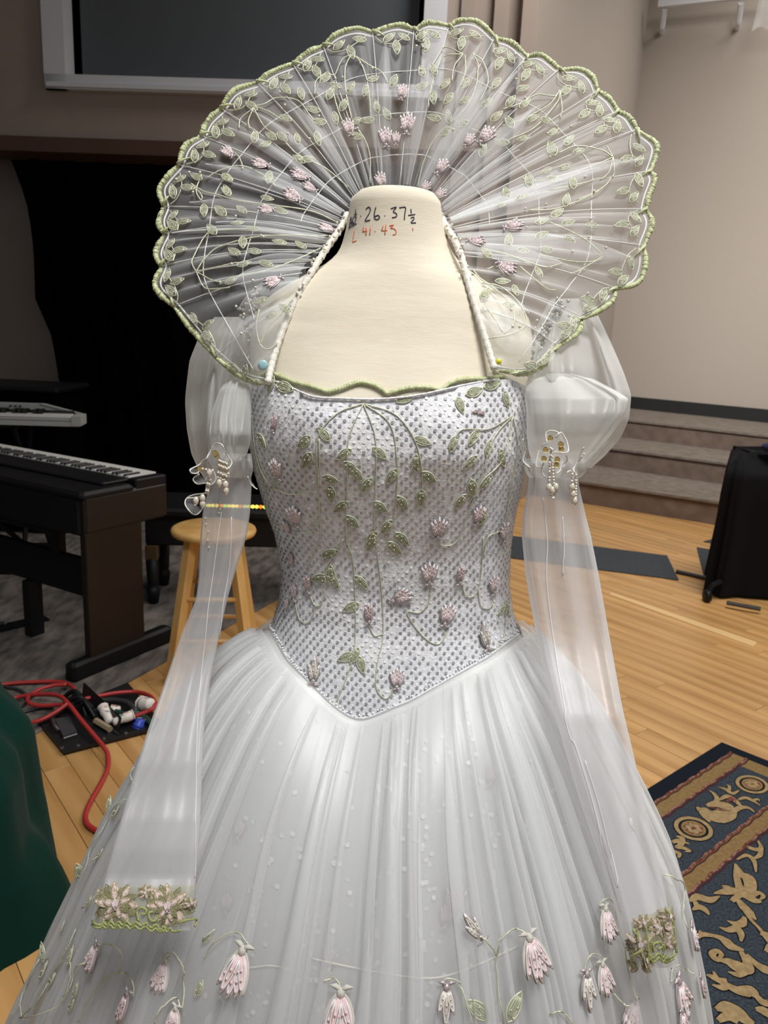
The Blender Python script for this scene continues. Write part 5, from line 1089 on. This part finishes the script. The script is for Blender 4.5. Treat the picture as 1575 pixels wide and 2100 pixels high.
for k in range(1, NV - 1):
    i = int(k / (NV - 1) * 1499); P = [innD[i] + mid3[i] * s_ + nrm[i] * (.012 * math.sin(PI * s_) + .002) for s_ in np.linspace(.02, .985, 14)]
    part('rib_wire', MB().tube(P, .0006, 5), M_wire, coll, True)
    # short green stem where the scallops meet
    q0, q1 = rimD[i], innD[i] + mid3[i] * .93 + nrm[i] * .004
    j = min(max(i + 14, 0), 1499); q1 = innD[j] + mid3[j] * .935 + nrm[j] * .004
    part('scallop_stem', MB().tube([q0 + nrm[i] * .003, (q0 + q1) / 2 + nrm[i] * .004, q1], [.0028, .0018, .0008], 5), M_green, coll, True)
# wrapped front stays down both sides of the neck
for px, Ys_ in (([(712, 440), (697, 470), (668, 512), (640, 556), (606, 615), (575, 690), (558, 745), (549, 786)], None), ([(906, 448), (918, 470), (932, 492), (946, 526), (960, 580), (978, 640), (998, 705), (1014, 758)], None)):
    left_ = px[0][0] < 800; q = []
    S_ = spline(px, 10)
    for i, (u, v) in enumerate(S_):
        t = i / (len(S_) - 1); q.append(at(u, v, 1.075 - .14 * t ** .8))
    n_ = len(q); part('collar_stay', MB().tube(q, .0044 * (1 + .15 * np.sin(np.arange(n_) * 2.3)), 8), M_white, coll, True)
    b_ = MB()
    for i in range(0, int(n_ * .55), 1): b_.ball(q[i] + rng.normal(size=3) * .003 + np.array([0, -.003, 0]), .0022, 0, 5, 3)
    part('stay_beads', b_, M_pearl, coll, True, kind='stuff')
# ---- embroidery on the collar
def cpt(k, s_):                                                                # fan coordinates -> pixel
    i = int(min(max(k, 0), NV - 1) / (NV - 1) * 1499); return proj(innD[i] + mid3[i] * s_)
def motif_ks(name, me, k, s_, dk, ds, L_, off=.005):
    a, b = cpt(k, s_), cpt(k + dk, s_ + ds); ang_ = math.degrees(math.atan2(-(b[1] - a[1]), b[0] - a[0])); motif(name, me, a, ang_, L_, T_col, coll, off)
for i in range(NV - 1):
    f_ = 1.0 if i < mid else -1.0
    motif_ks('leaf', ME_leafc, i + .34, .915, .3, .05, 30); motif_ks('leaf', ME_leafc, i + .70, .915, -.28, .035, 28); motif_ks('leaf', ME_leafc, i + .52, .845, .06, -.1, 30)
    P = [cpt(i + .06, .95), cpt(i + .2, .9), cpt(i + .42, .875), cpt(i + .62, .895), cpt(i + .85, .945)]; vine(P, T_col, coll, .0007, None, .004, 'vine', 6)
def c1(x, y): return 300 + x * .3492, y * .3492
def c2(x, y): return 800 + x * .381, y * .381
def c3b(x, y): return 300 + x * .2857, 350 + y * .2857
def c4(x, y): return 880 + x * .3175, 380 + y * .3175
LV = [(c1, [(1050, 480), (1115, 520), (1080, 565), (1200, 530), (1285, 550), (1330, 480), (1450, 495), (1160, 630), (1350, 640), (1410, 680), (1110, 710), (1230, 725), (1300, 720), (1225, 810), (820, 710), (910, 570), (735, 815), (800, 820), (885, 830), (1005, 830), (640, 820), (700, 865), (720, 1060), (480, 1060), (475, 1140), (980, 660), (1015, 730), (895, 950), (950, 950)]),
      (c2, [(170, 400), (235, 390), (290, 470), (395, 465), (170, 480), (235, 540), (400, 555), (310, 545), (565, 465), (520, 570), (710, 490), (645, 560), (725, 575), (570, 640), (640, 670), (765, 650), (840, 665), (875, 725), (715, 760), (500, 820), (600, 780), (960, 775), (870, 820), (1010, 830), (930, 915), (880, 980), (980, 1000), (835, 935), (745, 990), (310, 640), (385, 680), (295, 720), (235, 645)]),
      (c3b, [(370, 65), (590, 70), (585, 165), (880, 85), (870, 220), (425, 305), (540, 310), (690, 300), (970, 310), (480, 445), (660, 400), (770, 440), (640, 605), (780, 600), (700, 540), (710, 690), (960, 540), (1110, 560), (620, 810), (830, 950), (900, 1050), (1000, 1000), (865, 690)]),
      (c4, [(500, 70), (600, 100), (880, 115), (820, 200), (720, 255), (890, 260), (1040, 275), (720, 340), (510, 375), (900, 365), (600, 440), (750, 430), (700, 580), (370, 460), (470, 640), (550, 700), (510, 790), (360, 720), (470, 150)])]
cen = np.array([815, 470.0])
for C_, L_ in LV:
    for q in L_:
        p = np.array(C_(*q)); d = p - cen; a = math.degrees(math.atan2(-d[1], d[0])) + rng.choice([0, 35, -40, 180, 150, 90]) + rng.normal() * 12
        motif('leaf', ME_leafc, tuple(p), a, 25 + rng.random() * 7, T_col, coll, .006)
for (u, v, L_) in [(823, 195, 30), (835, 258, 42), (790, 285, 38), (811, 288, 26), (998, 284, 42), (963, 294, 30), (713, 266, 34), (908, 347, 36), (533, 344, 36), (612, 367, 40), (598, 408, 40), (632, 392, 32), (546, 437, 32), (668, 478, 34), (560, 585, 38), (1053, 472, 40), (977, 503, 36), (1038, 557, 42), (780, 372, 34), (468, 320, 28), (905, 405, 30), (874, 388, 28)]:
    d = np.array([u, v]) - cen; motif('flower', ME_fl, (u, v), math.degrees(math.atan2(-d[1], d[0])) + rng.normal() * 10, L_, T_col, coll, .007)
for px in ([c1(1060, 440), c1(1110, 455), c1(1150, 370), c1(1200, 342), c1(1250, 370), c1(1290, 470), c1(1310, 600), c1(1320, 700)], [c1(1200, 342), c1(1170, 420), c1(1175, 560), c1(1210, 720)], [c1(1230, 345), c1(1310, 400), c1(1380, 435), c1(1420, 500)], [c1(1060, 440), c1(1000, 490), c1(990, 570)], [c1(1110, 455), c1(1100, 560), c1(1160, 740), c1(1250, 780), c1(1310, 910), c1(1310, 1080)],
           [c1(635, 640), c1(700, 625), c1(770, 590), c1(890, 605), c1(960, 690), c1(1020, 760)], [c1(635, 650), c1(700, 760), c1(800, 830), c1(890, 920), c1(1050, 1000), c1(1180, 1110)], [c1(635, 650), c1(560, 710), c1(548, 770)], [c1(635, 650), c1(605, 720), c1(610, 770)], [c1(640, 640), c1(720, 670), c1(800, 720)], [c1(280, 1060), c1(330, 1040), c1(300, 1130), c1(330, 1190)], [c1(360, 1060), c1(450, 1010), c1(570, 990), c1(700, 1050), c1(760, 1110)], [c1(490, 900), c1(540, 930), c1(570, 990)],
           [c2(390, 305), c2(300, 270), c2(240, 340), c2(210, 400)], [c2(390, 305), c2(300, 315), c2(260, 380), c2(220, 480), c2(210, 590)], [c2(390, 305), c2(345, 370), c2(330, 450)], [c2(440, 300), c2(470, 370), c2(460, 480), c2(400, 600), c2(250, 740), c2(180, 880), c2(150, 1010)], [c2(440, 300), c2(500, 350), c2(525, 450), c2(480, 560)], [c2(400, 310), c2(400, 400), c2(370, 480)],
           [c2(910, 500), c2(880, 530), c2(790, 525), c2(700, 570), c2(600, 600)], [c2(910, 500), c2(860, 570), c2(780, 620), c2(690, 665), c2(600, 690)], [c2(910, 500), c2(920, 600), c2(915, 650)], [c2(910, 510), c2(890, 570), c2(770, 700), c2(620, 770)], [c2(1195, 860), c2(1130, 820), c2(1000, 800), c2(900, 840)], [c2(1195, 860), c2(1100, 900), c2(950, 950), c2(760, 1000)], [c2(1195, 860), c2(1195, 950), c2(1140, 1020), c2(1000, 1090)], [c2(1195, 860), c2(1160, 950), c2(1050, 1000), c2(860, 1040)], [c2(1160, 800), c2(1195, 860)],
           [c3b(330, 110), c3b(420, 165), c3b(520, 190), c3b(680, 235), c3b(900, 265), c3b(1180, 310), c3b(1360, 390)], [c3b(330, 110), c3b(405, 190), c3b(405, 230)], [c3b(370, 740), c3b(340, 680), c3b(360, 620), c3b(430, 490), c3b(500, 450), c3b(700, 440), c3b(820, 440)], [c3b(370, 740), c3b(440, 640), c3b(550, 560), c3b(850, 490), c3b(1300, 490)], [c3b(370, 740), c3b(520, 710), c3b(650, 680), c3b(720, 690)], [c3b(370, 740), c3b(520, 810), c3b(650, 780), c3b(860, 740)], [c3b(370, 740), c3b(430, 850), c3b(520, 860), c3b(610, 850)], [c3b(820, 1010), c3b(800, 1130), c3b(830, 1260), c3b(880, 1290), c3b(940, 1240)], [c3b(830, 1250), c3b(880, 1130), c3b(960, 1050), c3b(1080, 900)], [c3b(640, 780), c3b(800, 750), c3b(1000, 690), c3b(1250, 580)],
           [c4(770, 255), c4(880, 300), c4(1000, 365), c4(1080, 430), c4(1105, 470), c4(1080, 495), c4(950, 510), c4(820, 490), c4(700, 460)], [c4(1105, 470), c4(1000, 540), c4(900, 590)], [c4(350, 430), c4(480, 460), c4(600, 500), c4(740, 545), c4(850, 520)], [c4(640, 180), c4(800, 170), c4(950, 120), c4(1090, 50)], [c4(200, 220), c4(350, 170), c4(500, 130)], [c4(280, 560), c4(330, 620), c4(420, 690), c4(500, 760), c4(540, 850), c4(530, 920), c4(480, 970)], [c4(340, 650), c4(450, 670), c4(560, 760), c4(615, 860), c4(600, 930), c4(500, 980), c4(380, 1000)], [c4(350, 780), c4(420, 870), c4(470, 960)], [c4(370, 560), c4(430, 540), c4(480, 570)], [c4(580, 540), c4(650, 600), c4(750, 680), c4(810, 690)]):
    vine(px, T_col, coll, .00085, None, .005)
gb = MB()
for k in range(60):
    c = cpt(rng.uniform(.8, NV - 1.8), rng.uniform(.35, .95)); h = hit(c[0], c[1], T_col, .007)
    if h: gb.ball(h[0], .0019, 0, 6, 4)
part('glass_beads', gb, M_pearl, coll, True, kind='stuff')
# ---- pins
for (u, v, m, r, lab, flat_) in ((540, 752, M_pinb, .0062, 'pale blue flat-headed pin at the lower left corner of the collar', 1), (1023, 745, M_piny, .0036, 'yellow round-headed pin at the lower right corner of the collar', 0)):
    h = hit(u, v, [T_col, T_bod, T_form], .006); c = h[0]
    t = thing('sewing_pin', c, lab, 'pin')
    part('head', MB().ball(c, (r, .0015 if flat_ else r, r), n=9, k=6), m, t, True); part('shaft', MB().tube([c, c + np.array([.006, .012, -.006])], .0005, 4), M_metal, t)
